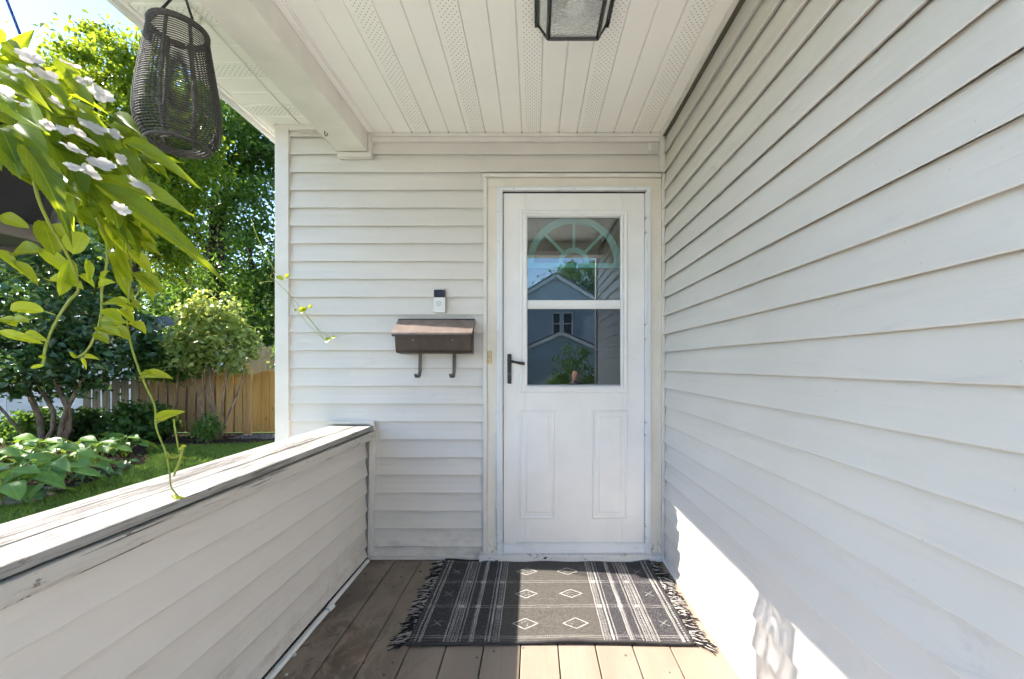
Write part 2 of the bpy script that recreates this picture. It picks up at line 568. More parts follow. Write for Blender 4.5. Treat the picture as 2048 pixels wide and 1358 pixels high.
# ---------------------------------------------------------------- porch ceiling
CE = thing('porch_ceiling', 'cream vinyl soffit ceiling over the porch with perforated strips', 'ceiling', (0, 1.4, ZCEI), kind='structure')
pitch = .10417
def slat(name, parent, mat, a0, a1, b0, b1, z, axis):
    "soffit slat with turned-up edges; axis 1 runs along Y, axis 0 runs along X"
    g = .0042
    prof = [(a0+g*.03, z+.009), (a0+g*.10, z+.0055), (a0+g*.55, z+.0012), (a0+g, z), (a1-g, z), (a1-g*.55, z+.0012), (a1-g*.10, z+.0055), (a1-g*.03, z+.009)]
    fn = (lambda u, v, t: (u, b0+(b1-b0)*t, v)) if axis == 1 else (lambda u, v, t: (b0+(b1-b0)*t, u, v))
    return MB().prism(prof, fn).build(name, mat, parent)
j = 0
a = .661 - 16*pitch
for i in range(-16, 2):
    x0 = .661 + (i-1)*pitch; x1 = x0 + pitch
    if x1 < -.93: continue
    v = (i % 3 == 0)
    xa = max(x0, -.944); xb = min(x1, XR + .012)
    slat('soffit_slat', CE, M_sofv if v else M_sof, xa, xb, .36, D - .002, ZCEI, 1)
CE_d = MB().box(-.96, XR+.02, .35, D+.02, ZCEI+.0095, ZCEI+.03); CE_d.build('ceiling_backing', M_sof, CE)
# dark slot ends where the grooves meet the wall channel
for i in range(-15, 2):
    x = .661 + (i-1)*pitch
    if -.9 < x < .70:
        MB().obox((x, D-.0212, ZCEI-.0025), (.0035,0,0), (0,.0006,0), (0,0,.0028)).build('groove_end', M_dark, CE)
# front header of the porch (seen in the door glass) and the long beam
BE = thing('porch_beam', 'cream wrapped roof beam along the open side of the porch ceiling', 'beam', (-1.03, 1.3, 2.316))
box('beam_wrap', M_beam, BE, WX(678), WX(738.5), .22, D-.0275, WZ(308), ZSOF+.02, .002)
box('cover_strip', M_sof, BE, WX(739), WX(739)+.030, .36, D-.03, ZCEI-.0075, ZCEI-.0005, .001)
HD = thing('porch_header', 'cream header board across the open front of the porch', 'beam', (0, .3, 2.29))
box('header_wrap', M_beam, HD, WX(738.5)+.001, XR+.01, .22, .355, 2.28, 2.5, .002)
# overhang outside the beam
OV = thing('eave', 'cream soffit overhang with perforated strips along the porch side', 'eave', (-1.33, 1.5, ZSOF), kind='structure')
XE = -1.552
for i in range(-17, 24):
    y0 = OY0 + (i-.5)*.1043
    wallhit = y0 + .1043 > D
    slat('soffit_slat', OV, M_ovev if i % 3 == 0 else M_ove, y0, y0+.1043, XE+.004, (XL+.02) if wallhit and y0 > D-.05 else (-1.111 if not wallhit else -1.111), ZSOF, 0)
OVb = MB().box(XE+.006, -1.0, -.02, 4.4, ZSOF+.0095, ZSOF+.03); OVb.build('soffit_backing', M_ove, OV)
box('fascia', M_white, OV, XE-.016, XE+.004, -.02, 4.6, ZSOF-.030, 2.60, .002)
box('fascia_lip', M_sof, OV, XE+.0042, XE+.020, -.02, 4.6, ZSOF-.010, ZSOF-.0005, .001)
box('end_fascia', M_white, OV, XE+.0042, .80, -.04, -.021, ZSOF-.03, 2.60, .002)
# cream wire stapled under the overhang
wpts = [(-1.325, D-.025, ZSOF-.004), (-1.318, 2.1, ZSOF-.005), (-1.303, 1.8, ZSOF-.006), (-1.297, 1.66, ZSOF-.006), (-1.303, 1.56, ZSOF-.007), (-1.315, 1.45, ZSOF-.004)]
lc = thing('lamp_cable', 'thin cream cable stapled along the eave soffit to the wicker lamp', 'cable', (-1.32, 1.8, ZSOF))
MB().tube(wpts, .0032, 6).build('cable_run', M_beam, lc, smooth=True)
MB().tube([(-1.297, 1.66, ZSOF-.007), (-1.296, 1.645, ZSOF-.06), (-1.285, 1.60, ZSOF-.13), (-1.27, 1.55, ZSOF-.2)], .0032, 6).build('cable_drop', M_beam, lc, smooth=True)

bh = thing('beam_hook', 'small black steel hook screwed into the beam underside near the wall', 'hook', P(659, 262, 2.24))
hp = P(659, 258, 2.236)
hz = WZ(308)
hp = Vector((-1.078, 2.19, hz))
MB().tube([hp + Vector(q) for q in ((0,0,.004),(0,0,-.018),(.004,-.002,-.026),(.011,-.004,-.028),(.016,-.006,-.022),(.017,-.006,-.014))], .0022, 6).build('hook_wire', M_black, bh, smooth=True)

# ---------------------------------------------------------------- deck
DK = thing('porch_deck', 'weathered taupe painted porch deck of long planks', 'deck', (0, 1.2, 0), kind='structure')
pw = .147
for i in range(-6, 5):
    x0 = -.052 + i*pw
    a, b = x0 + .0022, x0 + pw - .0022
    if i == 4: b = XR + .02
    MB().box(a, b, -.32, D+.02, -.032, 0 - rs.uniform(0, .0012)).build('plank', M_deck, DK, .003)
box('rim_joist', M_deck, DK, -1.15, XR+.02, -.30, -.26, -.3, -.034)
box('underside', M_dark, DK, -1.1, XR+.02, -.25, D, -.36, -.05)
for s_ in range(1):
    box('step_tread', M_deck, DK, -.9, .7, -.62, -.33, -.17, -.13, .003)
    box('step_riser', M_deck, DK, -.9, .7, -.35, -.325, -.35, -.171, .002)

# ---------------------------------------------------------------- half wall
HW = thing('half_wall', 'low clapboard porch half wall with a worn white wooden cap', 'half wall', (-1.03, 1.2, 0))
XI = -.941
HY0 = .30
box('core', M_trim, HW, -1.135, XI-.019, HY0, D-.005, -.35, .735)
fl = lambda s, n, z: (XI - .018 + n, s, z)
zh = [.587 - .1003*i for i in range(6)]
siding_course('siding_board', HW, M_sidY, fl, HY0, D-.028, .587, .108, jitter=.0016)
for z in zh[1:]:
    siding_course('siding_board', HW, M_sidY, fl, HY0, D-.026, z, .1003, jitter=.0022)
siding_course('siding_board', HW, M_sidY, fl, HY0, D-.024, .018, .067, jitter=.0012)
fo = lambda s, n, z: (-1.136 - n, s, z)
for q in range(10):
    siding_course('siding_board', HW, M_sidY, fo, HY0, D-.03, .60-.1*q, .1, nseg=4)
# cap: two boards, a fascia board below the inner edge, a thin strip under it
def plank_y(name, mat, parent, x0, x1, y0, y1, z0, z1, wob=.0012, bevel=.003):
    ns = 16; vs = []; fs = []
    p1, p2 = rs.uniform(0, 6), rs.uniform(0, 6)
    for i in range(ns+1):
        y = y0 + (y1-y0)*i/ns
        w1 = wob*math.sin(2.1*y+p1) + wob*.5*math.sin(7*y+p2); w2 = wob*math.sin(2.6*y+p2)
        vs += [(x0+w1, y, z0), (x1+w2, y, z0), (x1+w2, y, z1+w1*.6), (x0+w1, y, z1+w2*.6)]
    for i in range(ns):
        for k in range(4):
            fs.append((i*4+k, (i+1)*4+k, (i+1)*4+(k+1) % 4, i*4+(k+1) % 4))
    fs += [(0,1,2,3), (ns*4+3, ns*4+2, ns*4+1, ns*4)]
    return MB().add(vs, fs).build(name, mat, parent, bevel)
plank_y('cap_board', M_cap, HW, -1.152, -1.0065, HY0-.02, D-.012, .745, .768, .0010)
plank_y('cap_board', M_cap, HW, -1.0040, -.906, HY0-.02, D-.014, .744, .7675, .0014)
plank_y('cap_fascia', M_cap_shade, HW, -.944, -.895, HY0-.01, D-.018, .700, .7385, .0012)
plank_y('cap_underlay', M_dark, HW, -1.1, -.918, HY0, D-.02, .7395, .7435, 0, 0)
plank_y('cap_strip', M_cap_shade, HW, -.944, -.912, HY0, D-.022, .6895, .6990, .0010, .0015)
# end trim against the house wall, short flashing over the cap end
MB().prism([(WX(739.5), .03), (WX(748), .03), (WX(752.5), WZ(846)), (WX(743), WZ(846))], lambda u, v, t: (u, D-.030+t*.034, v)).build('end_channel', M_trim, HW, .0015)
box('cap_flashing', M_trim, HW, WX(662), WX(752), D-.028, D-.004, WZ(847), WZ(841.5), .001)
# broken white strip along the floor
for (ya, yb_, dx, dz) in ((1.93, D-.035, 0, 0), (1.905, 1.945, .012, .004), (1.30, 1.90, .004, -.002), (.32, 1.295, .009, 0)):
    o = MB().prism([(XI-.004+dx, .003), (XI+.016+dx, .003), (XI+.017+dx, .008), (XI+.010+dx, .017+dz), (XI-.004+dx, .019+dz)], lambda u, v, t: (u + (.004*t if dx else 0), ya+(yb_-ya)*t, v)).build('base_strip', M_white, HW, .001)
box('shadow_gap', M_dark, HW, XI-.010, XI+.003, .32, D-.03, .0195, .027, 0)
# post at the open front corner that carries the beam
PO = thing('porch_post', 'square cream porch post at the front end of the half wall', 'post', (-1.03, .25, -.3))
box('shaft', M_beam, PO, -1.09, -.97, .15, .27, -.35, WZ(308)-.002, .003)
# ================================================================== front door
def pyr(b, x0, x1, z0, z1, ya, yb, inset):
    "bevelled raised field between the outer rectangle at ya and the inner at yb"
    o = [(x0,ya,z0),(x1,ya,z0),(x1,ya,z1),(x0,ya,z1)]
    i = [(x0+inset,yb,z0+inset),(x1-inset,yb,z0+inset),(x1-inset,yb,z1-inset),(x0+inset,yb,z1-inset)]
    b.add(o+i, [(0,1,5,4),(1,2,6,5),(2,3,7,6),(3,0,4,7),(4,5,6,7)])
def frame(b, x0, x1, z0, z1, w, ya, yb):
    wl, wr, wt, wb = w if isinstance(w, tuple) else (w,)*4
    b.box(x0, x0+wl, ya, yb, z0, z1); b.box(x1-wr, x1, ya, yb, z0, z1)
    b.box(x0+wl, x1-wr, ya, yb, z1-wt, z1); b.box(x0+wl, x1-wr, ya, yb, z0, z0+wb)

DF = thing('door_frame', 'cream painted door casing and sill around the storm door', 'door frame', (.22, D, 0))
CB = MB().box(WX(974.5)+.0005, WX(995), D-.008, D+.06, .032, WZ(375.5)).build('side_casing', M_cream, DF, .002)
MB().box(WX(1299), WX(1322)-.0005, D-.008, D+.06, .032, WZ(375.5)).build('side_casing', M_cream, DF, .002)
MB().box(WX(974.5)+.0005, WX(1322)-.0005, D-.0075, D+.06, WZ(375.5)+.0008, WZ(357)-.0008).build('head_casing', M_cream, DF, .002)
sp = [(WX(960), .006), (WX(960), WZ(1104.5)), (WX(1324), WZ(1105)), (WX(1324), .006), (WX(1000), .006), (WX(992), .008), (WX(984), .0115), (WX(976), .0125), (WX(968), .010), (WX(963), .006)]
MB().prism(sp[::-1], lambda u, v, t: (u, D-.045+t*.20, v)).build('sill', M_sill, DF, .0015)
# aluminium frame (z-bar) of the storm door
zb_t = WZ(376)
for nm, x0, x1, z0, z1 in (('jamb_channel', WX(994.5), WX(1005.6), .036, zb_t-.021), ('jamb_channel', WX(1291.5), WX(1300), .036, zb_t-.021)):
    o = MB().box(x0, x1, D-.020, D+.03, z0, z1); w = x1-x0
    o.box(x0+w*.30, x0+w*.42, D-.0235, D-.0195, z0, z1); o.box(x0+w*.68, x0+w*.84, D-.0245, D-.0195, z0, z1)
    o.build(nm, M_alum, DF, .001)
o = MB().box(WX(994.5), WX(1300), D-.021, D+.03, zb_t-.0205, zb_t)
o.box(WX(994.5), WX(1300), D-.026, D-.0205, zb_t-.006, zb_t-.001)
o.build('head_channel', M_alum, DF, .001)
for z in (WZ(426), WZ(484), WZ(666), WZ(824), WZ(1006), WZ(1068)):
    for x in (WX(996.6), WX(1298.2)):
        MB().tube([(x, D-.0225, z), (x, D-.0195, z)], .0024, 8).build('screw', M_screw, DF)
for x in (WX(1028), WX(1149), WX(1268)):
    MB().tube([(x, D-.0235, zb_t-.012), (x, D-.0205, zb_t-.012)], .0024, 8).build('screw', M_screw, DF)
box('reveal', M_dark, DF, WX(1005.6)+.0003, WX(1291), D+.004, D+.03, zb_t-.024, zb_t-.0207, 0)

SD = thing('storm_door', 'white storm door with a split window and two raised panels', 'door', (.22, D, .03))
dx0, dx1, dz0, dz1 = WX(1007), WX(1288), WZ(1085), WZ(387)
wx0, wx1, wz0, wz1 = WX(1054.8), WX(1240.4), WZ(777), WZ(434.8)
YD = D - .004                               # outer face of the slab
sb = MB()
frame(sb, dx0, dx1, dz0, dz1, (wx0-dx0-.012, dx1-wx1-.012, dz1-wz1-.012, wz0-dz0-.012), YD, YD+.034)
SLAB = sb.build('door_slab', M_white, SD, .002)
# window moulding: stepped frame
mo = MB()
ox0, ox1, oz0, oz1 = WX(1041), WX(1254.6), WZ(786), WZ(420.5)
def mould(b, x0, x1, z0, z1, steps):
    for (i0, ya), (i1, yb) in zip(steps[:-1], steps[1:]):
        o = [(x0+i0,ya,z0+i0),(x1-i0,ya,z0+i0),(x1-i0,ya,z1-i0),(x0+i0,ya,z1-i0)]
        q = [(x0+i1,yb,z0+i1),(x1-i1,yb,z0+i1),(x1-i1,yb,z1-i1),(x0+i1,yb,z1-i1)]
        b.add(o+q, [(0,1,5,4),(1,2,6,5),(2,3,7,6),(3,0,4,7)])
ins = wx0 - ox0
mould(mo, ox0, ox1, oz0, oz1, [(0, YD+.001), (.002, YD-.006), (.008, YD-.0085), (.013, YD-.005), (.022, YD-.005), (.026, YD-.009), (ins-.006, YD-.0105), (ins-.001, YD-.006), (ins, YD+.014)])
mo.build('window_moulding', M_white, SD, smooth=False)
mr0, mr1 = WZ(617.7), WZ(600.7)
ra = MB().box(wx0, wx1, YD-.002, YD+.015, mr0, mr1).box(wx0, wx1, YD-.006, YD-.0022, mr0+.004, mr0+.012)
ra.build('meeting_rail', M_white, SD, .0015)
M_sash = plain('grey_sash', (.42, .43, .47), .4, .05)
box('bottom_sash', M_sash, SD, wx0+.001, wx1-.001, YD+.004, YD+.016, wz0+.001, WZ(769.5), .0012)

def glassmat(name, refl, tint, rough=.004):
    m = bpy.data.materials.new(name); m.use_nodes = True; nt = m.node_tree
    nt.nodes.remove(nt.nodes['Principled BSDF'])
    gl = nt.nodes.new('ShaderNodeBsdfGlossy'); gl.inputs['Roughness'].default_value = rough
    gl.inputs['Color'].default_value = (.93, .98, 1, 1)
    tr = nt.nodes.new('ShaderNodeBsdfTransparent'); tr.inputs['Color'].default_value = (*tint, 1)
    lw = nt.nodes.new('ShaderNodeFresnel'); lw.inputs['IOR'].default_value = 1.5
    mr = nt.nodes.new('ShaderNodeMapRange'); nt.links.new(lw.outputs[0], mr.inputs[0])
    mr.inputs[1].default_value = .04; mr.inputs[2].default_value = 1; mr.inputs[3].default_value = refl; mr.inputs[4].default_value = 1
    mx = nt.nodes.new('ShaderNodeMixShader')
    nt.links.new(mr.outputs[0], mx.inputs[0]); nt.links.new(tr.outputs[0], mx.inputs[1]); nt.links.new(gl.outputs[0], mx.inputs[2])
    nt.links.new(mx.outputs[0], nt.nodes['Material Output'].inputs[0])
    return m
M_glassU = glassmat('storm_glass', .15, (.86, .93, .93))
M_glassL = glassmat('screened_glass', .13, (.34, .36, .42))
MB().box(wx0-.003, wx1+.003, YD+.0155, YD+.018, mr1-.004, wz1+.003).build('upper_pane', M_glassU, SD)
MB().box(wx0-.003, wx1+.003, YD+.0185, YD+.021, wz0-.003, mr0+.004).build('lower_pane', M_glassL, SD)
# raised panels
for x0, x1 in ((WX(1039.5), WX(1110)), (WX(1184), WX(1254.6))):
    pb = MB(); z0, z1 = WZ(1037), WZ(820)
    mould(pb, x0, x1, z0, z1, [(0, YD+.0005), (.004, YD-.0055), (.009, YD-.0055), (.014, YD-.0012), (.034, YD-.0012), (.042, YD-.0045)])
    i = .042
    pb.add([(x0+i,YD-.0045,z0+i),(x1-i,YD-.0045,z0+i),(x1-i,YD-.0045,z1-i),(x0+i,YD-.0045,z1-i)], [(0,1,2,3)])
    pb.build('raised_panel', M_white, SD)
kb = MB().box(dx0-.001, dx1+.002, YD-.004, YD+.03, WZ(1104.2), dz0-.001)
kb.box(dx0-.001, dx1+.002, YD-.009, YD-.0042, WZ(1104.2), WZ(1099)); kb.box(dx0-.001, dx1+.002, YD-.0075, YD-.0042, WZ(1089), dz0-.0015)
kb.build('bottom_expander', M_alum, SD, .0012)
# piano hinge strip on the right with knuckle gaps
for ya_, yb2 in ((388, 438), (441, 466), (470, 648), (651, 676), (680, 842), (845, 868), (871, 1048), (1051, 1072), (1075, 1103)):
    MB().box(WX(1288)+.0012, WX(1291.5)-.0005, D-.024, D+.01, WZ(yb2), WZ(ya_)).build('hinge_leaf', M_alum, SD, .001)
# handle
hd = MB().box(WX(1015), WX(1023), YD-.012, YD+.0005, WZ(767), WZ(708)).build('handle_plate', M_black, SD, .002)
hc = Vector((WX(1019), YD-.012, WZ(722)))
lv = MB().tube([hc, hc+Vector((0,-.028,0))], .0085, 12)
lv.tube([hc+Vector((0,-.030,0)), hc+Vector((.012,-.040,-.001)), hc+Vector((.035,-.043,-.006)), hc+Vector((.062,-.041,-.012)), hc+Vector((.088,-.038,-.016))], [.008,.0075,.0065,.0088,.0092], 10)
lv.build('lever', M_black, SD, smooth=True)
MB().ring((WX(1019), YD-.0125, WZ(748)), .006, .0013, 16, 5, ax='y').build('keyhole', M_screw, SD)
MB().tube([(WX(1268), YD-.002, WZ(718)), (WX(1268), YD+.001, WZ(718))], .0022, 8).build('screw', M_screw, SD)

# inner entry door behind the glass
M_teal = plain('teal_paint', (.15, .49, .48), .45, .08)
M_navy = plain('navy_door_paint', (.035, .055, .105), .45, .1)
ID = thing('entry_door', 'dark blue inner entry door with a teal sunburst fanlight behind the glass', 'door', (.25, D+.11, .03))
YI = D + .115
fcx, fcz = WX(1147.5, YI), WZ(527, YI)
Ro = 93*YI/FPX; Ri = 80*YI/FPX
def arc(r0, r1, n=40, y0=0, y1=.02, a0=0, a1=PI):
    b = MB(); vs = []; fs = []
    for i in range(n+1):
        q = a0 + (a1-a0)*i/n
        for r in (r0, r1):
            for y in (y0, y1):
                vs.append((fcx + r*math.cos(q), YI - .012 + y, fcz + r*math.sin(q)))
    for i in range(n):
        k = i*4
        fs += [(k, k+2, k+6, k+4), (k+1, k+5, k+7, k+3), (k, k+4, k+5, k+1), (k+2, k+3, k+7, k+6)]
    fs += [(0,1,3,2), (n*4, n*4+2, n*4+3, n*4+1)]
    return b.add(vs, fs)
ar = arc(Ri, Ro); ar.add(*(lambda b: (b.v, b.f))(arc(Ri*1.03, Ri*1.10, y0=-.006, y1=0)))
ar.build('fanlight_arch', M_teal, ID, .001)
hub = arc(22*YI/FPX, 31*YI/FPX, 24); hub.build('fanlight_hub', M_teal, ID, .001)
for q in (PI/2, PI*.25, PI*.75):
    d = Vector((math.cos(q), 0, math.sin(q))); s = Vector((-d.z, 0, d.x))
    c = Vector((fcx, YI-.003, fcz)) + d*(29*YI/FPX + Ri)/2
    MB().obox(c, d*(Ri - 29*YI/FPX)/2, s*.008, (0,.009,0)).build('fanlight_spoke', M_teal, ID, .001)
MB().box(fcx-Ro, fcx+Ro, YI-.014, YI+.01, WZ(537, YI), WZ(527, YI)).build('fanlight_sill', M_teal, ID, .0015)
# door leaf below the fanlight and spandrels above it
idb = MB().box(WX(1000, YI), WX(1300, YI), YI+.002, YI+.045, .03, WZ(538, YI))
idb.build('door_leaf', M_navy, ID, .002)
sx0, sx1, sz1 = WX(1000, YI), WX(1300, YI), WZ(400, YI)
n = 28; vs = []; fs = []
for i in range(n+1):
    q = PI*i/n
    x, z = fcx + Ro*.985*math.cos(q), fcz + Ro*.985*math.sin(q)
    t = max(abs(math.cos(q)), abs(math.sin(q)))
    ex = fcx + (sx1-fcx if math.cos(q) > 0 else fcx-sx0)*math.cos(q)/t
    vs += [(x, YI+.006, z), (ex, YI+.006, fcz + (sz1-fcz)*math.sin(q)/t)]
for i in range(n): fs.append((2*i, 2*i+1, 2*i+3, 2*i+2))
MB().add(vs, fs).build('spandrel', plain('dark_spandrel', (.05, .055, .06), .6), ID)
# dark hallway behind the fanlight
HA = thing('hallway', 'dark hallway seen dimly through the fanlight', 'room', (.25, D+1.2, 0), kind='structure')
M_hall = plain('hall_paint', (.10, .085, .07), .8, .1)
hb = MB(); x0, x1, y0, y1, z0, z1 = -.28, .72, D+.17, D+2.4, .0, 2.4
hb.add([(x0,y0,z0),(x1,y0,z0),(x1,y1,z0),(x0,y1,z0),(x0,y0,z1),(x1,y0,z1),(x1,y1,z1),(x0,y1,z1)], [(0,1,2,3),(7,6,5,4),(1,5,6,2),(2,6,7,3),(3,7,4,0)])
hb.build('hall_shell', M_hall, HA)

# ================================================================== things on the wall
# video doorbell
VB = thing('video_doorbell', 'slim video doorbell with black lens top and white button half', 'doorbell', (WX(881.5), D-.02, WZ(604)))
x0, x1 = WX(870), WX(892)
M_gloss = plain('gloss_black', (.012, .012, .03), .12, .1)
MB().box(x0, x1, D-.030, D-.008, WZ(596.2), WZ(581)).build('camera_cap', M_gloss, VB, .002)
MB().box(x0-.0008, x1+.0008, D-.031, D-.008, WZ(626), WZ(596.4)).build('button_body', plain('pearl_plastic', (.72,.72,.69), .3, .03), VB, .002)
c = (WX(881.5), D-.0305, WZ(588.5))
MB().lathe([(0,.0), (.0095,.0), (.0095,-.003)], (0,0,0), 24)
def disc(b, c, r, y, n=24):
    vs = [(c[0]+r*math.cos(2*PI*i/n), y, c[2]+r*math.sin(2*PI*i/n)) for i in range(n)]
    b.add(vs, [tuple(range(n))])
    return b
MB().tube([(c[0], D-.030, c[2]), (c[0], D-.0325, c[2])], .0085, 24).build('lens', plain('lens_glass', (.02,.02,.06), .05), VB, .001)
bz_ = WZ(608.5)
MB().ring((WX(880), D-.0315, bz_), .0125, .0011, 28, 6, ax='y').build('button_ring', M_screw, VB)
MB().tube([(WX(880), D-.031, bz_), (WX(880), D-.0325, bz_)], .0098, 24).build('button', plain('button_white', (.66,.68,.68), .3), VB, .0008)
MB().tube([(WX(880), D-.0324, bz_), (WX(880), D-.0332, bz_)], .0028, 12).build('button_dot', M_screw, VB)

# old bell push
OB = thing('bell_push', 'small worn brass bell push on the cream door casing', 'doorbell', (WX(980), D-.012, WZ(714)))
M_brass = plain('worn_brass', (.52, .40, .22), .4, .15, 60, metal=.45)
MB().box(WX(975.5), WX(984), D-.016, D-.0085, WZ(727), WZ(702)).build('plate', M_brass, OB, .002)
MB().tube([(WX(979.5), D-.016, WZ(715)), (WX(979.5), D-.0185, WZ(715))], .0052, 16).build('button', M_screw, OB, .001)

# mailbox
def bronze():
    m = Mat('bronze_paint', .38, .5)
    n = m.noise((14, 14, 9), 5, .7); w = m.noise((60, 60, 60), 4, .7, off=4)
    col = m.mix(n.ramp(.35, .7), (.040, .026, .019), (.070, .046, .034))
    col = m.mix(w.ramp(.66, .74, 0, .5), col, (.20, .14, .10))
    m.color(col); m.set('Roughness', n.ramp(.3, .7, .30, .5)); m.set('Metallic', .25); return m.m
M_brz = bronze()
MX = thing('mailbox', 'brown metal wall mailbox with sloped lid and two newspaper hooks', 'mailbox', (WX(875), D-.01, WZ(706)))
mx0, mx1 = -.755, -.342
yb0 = D - .0125
prof = [(yb0, 1.172), (yb0-.085, 1.177), (yb0-.100, 1.188), (yb0-.118, 1.272), (yb0, 1.330)]
MB().prism(prof, lambda u, v, t: (mx0+(mx1-mx0)*t, u, v)).build('box_body', M_brz, MX, .003)
prof = [(yb0, 1.366), (yb0-.022, 1.3655), (yb0-.138, 1.284), (yb0-.139, 1.274), (yb0-.1345, 1.273), (yb0-.132, 1.280), (yb0-.021, 1.3605), (yb0, 1.361)]
def lidmat():
    m = Mat('faded_lid', .36, .5)
    n = m.noise((20, 6, 20), 5, .65)
    m.color(m.mix(n.ramp(.35, .7), (.20, .155, .135), (.27, .215, .19))); m.set('Metallic', .2); return m.m
MB().prism(prof, lambda u, v, t: (mx0-.010+(mx1-mx0+.020)*t, u, v)).build('lid', lidmat(), MX, .0012)
for x in (mx0-.0085, mx1+.0085):
    MB().prism([(yb0-.002, 1.358), (yb0-.022, 1.3585), (yb0-.131, 1.279), (yb0-.126, 1.268), (yb0-.002, 1.345)], lambda u, v, t: (x-.0008+.0016*t, u, v)).build('lid_cheek', M_brz, MX)
for px in (842.5, 910):
    x = WX(px); w = .0095
    pts = [(yb0-.006, 1.180), (yb0-.010, 1.12), (yb0-.012, 1.075), (yb0-.018, 1.052), (yb0-.034, 1.040), (yb0-.055, 1.042), (yb0-.064, 1.052), (yb0-.066, 1.062)]
    vs = []; fs = []
    for i, (y, z) in enumerate(pts):
        sx = -.010*max(0, (i-2))/5
        vs += [(x-w+sx, y, z), (x+w+sx, y, z), (x+w+sx, y-.0025, z-.002), (x-w+sx, y-.0025, z-.002)]
    for i in range(len(pts)-1):
        for k in range(4): fs.append((i*4+k, i*4+(k+1) % 4, (i+1)*4+(k+1) % 4, (i+1)*4+k))
    fs += [(3,2,1,0), (len(pts)*4-4, len(pts)*4-3, len(pts)*4-2, len(pts)*4-1)]
    MB().add(vs, fs).build('newspaper_hook', plain('hook_bronze', (.10,.085,.07), .4, .2, 30, metal=.3), MX, .0012)

sc_ = []
nsc = 22
for i in range(nsc):
    xa = mx0-.009 + (mx1-mx0+.018)*i/nsc; xb = mx0-.009 + (mx1-mx0+.018)*(i+1)/nsc
    sc_ += [(xa, 1.268), (xa+(xb-xa)*.25, 1.2635), (xa+(xb-xa)*.5, 1.262), (xa+(xb-xa)*.75, 1.2635)]
sc_ += [(mx1+.009, 1.268), (mx1+.009, 1.2745), (mx0-.009, 1.2745)]
MB().prism(sc_, lambda u, v, t: (u, yb0-.1355+.002*t, v)).build('scalloped_trim', M_brz, MX)
MB().tube([(mx0-.009, yb0-.021, 1.3675), (mx1+.009, yb0-.021, 1.3675)], .0032, 8).build('hinge_rod', M_brz, MX, smooth=True)
for x in (mx0+.10, mx1-.10):
    MB().tube([(x, yb0-.1165, 1.245), (x, yb0-.1185, 1.2445)], .004, 10).build('rivet', M_screw, MX)

# ================================================================== ceiling lamp
CL = thing('ceiling_light', 'black framed square lantern light with rippled glass under the ceiling', 'ceiling light', (.145, 1.495, ZCEI))
lx, ly = .145, 1.495
def sq(h, z): return [(lx-h,ly-h,z),(lx+h,ly-h,z),(lx+h,ly+h,z),(lx-h,ly+h,z)]
MB().box(lx-.143, lx+.143, ly-.143, ly+.143, ZCEI-.022, ZCEI-.0005).build('canopy', M_black, CL, .003)
ht, hb_ , zt, zbm = .128, .0925, ZCEI-.0225, 2.328
T, B = [Vector(p) for p in sq(ht, zt)], [Vector(p) for p in sq(hb_, zbm)]
for i in range(4):
    b = MB().tube([T[i], B[i]], .0065, 4); b.build('corner_bar', M_black, CL)
    MB().tube([B[i], B[(i+1) % 4]], .0075, 4).build('bottom_rail', M_black, CL)
    MB().tube([T[i], T[(i+1) % 4]], .006, 4).build('top_rail', M_black, CL)
def ripple():
    m = Mat('rippled_glass', .12, .5)
    m.set('Transmission Weight', .7); m.set('Roughness', .45); m.color((.9, .9, .89)); m.b.inputs['IOR'].default_value = 1.25
    n = m.noise((75, 75, 75), 3, .6, dist=1.0)
    m.bump(n, .8, .006); m.b.inputs['Alpha'].default_value = .97
    return m.m
M_rip = ripple()
for i in range(4):
    a, b2, c2, d = T[i], T[(i+1) % 4], B[(i+1) % 4], B[i]
    MB().add([a, b2, c2, d], [(0,1,2,3)]).build('side_glass', M_rip, CL)
MB().add([p + Vector((0,0,.002)) for p in B], [(0,1,2,3)]).build('bottom_glass', M_rip, CL)
MB().tube([(lx, ly, zt), (lx, ly, zt-.03)], .019, 16).build('lamp_holder', M_white, CL, .002)
MB().lathe([(.001,-.065), (.016,-.064), (.030,-.056), (.036,-.044), (.032,-.034), (.022,-.030), (.015,-.028)], (lx, ly, zt), 24).build('bulb', plain('opal_bulb', (.85,.84,.80), .3, .02), CL, smooth=True)

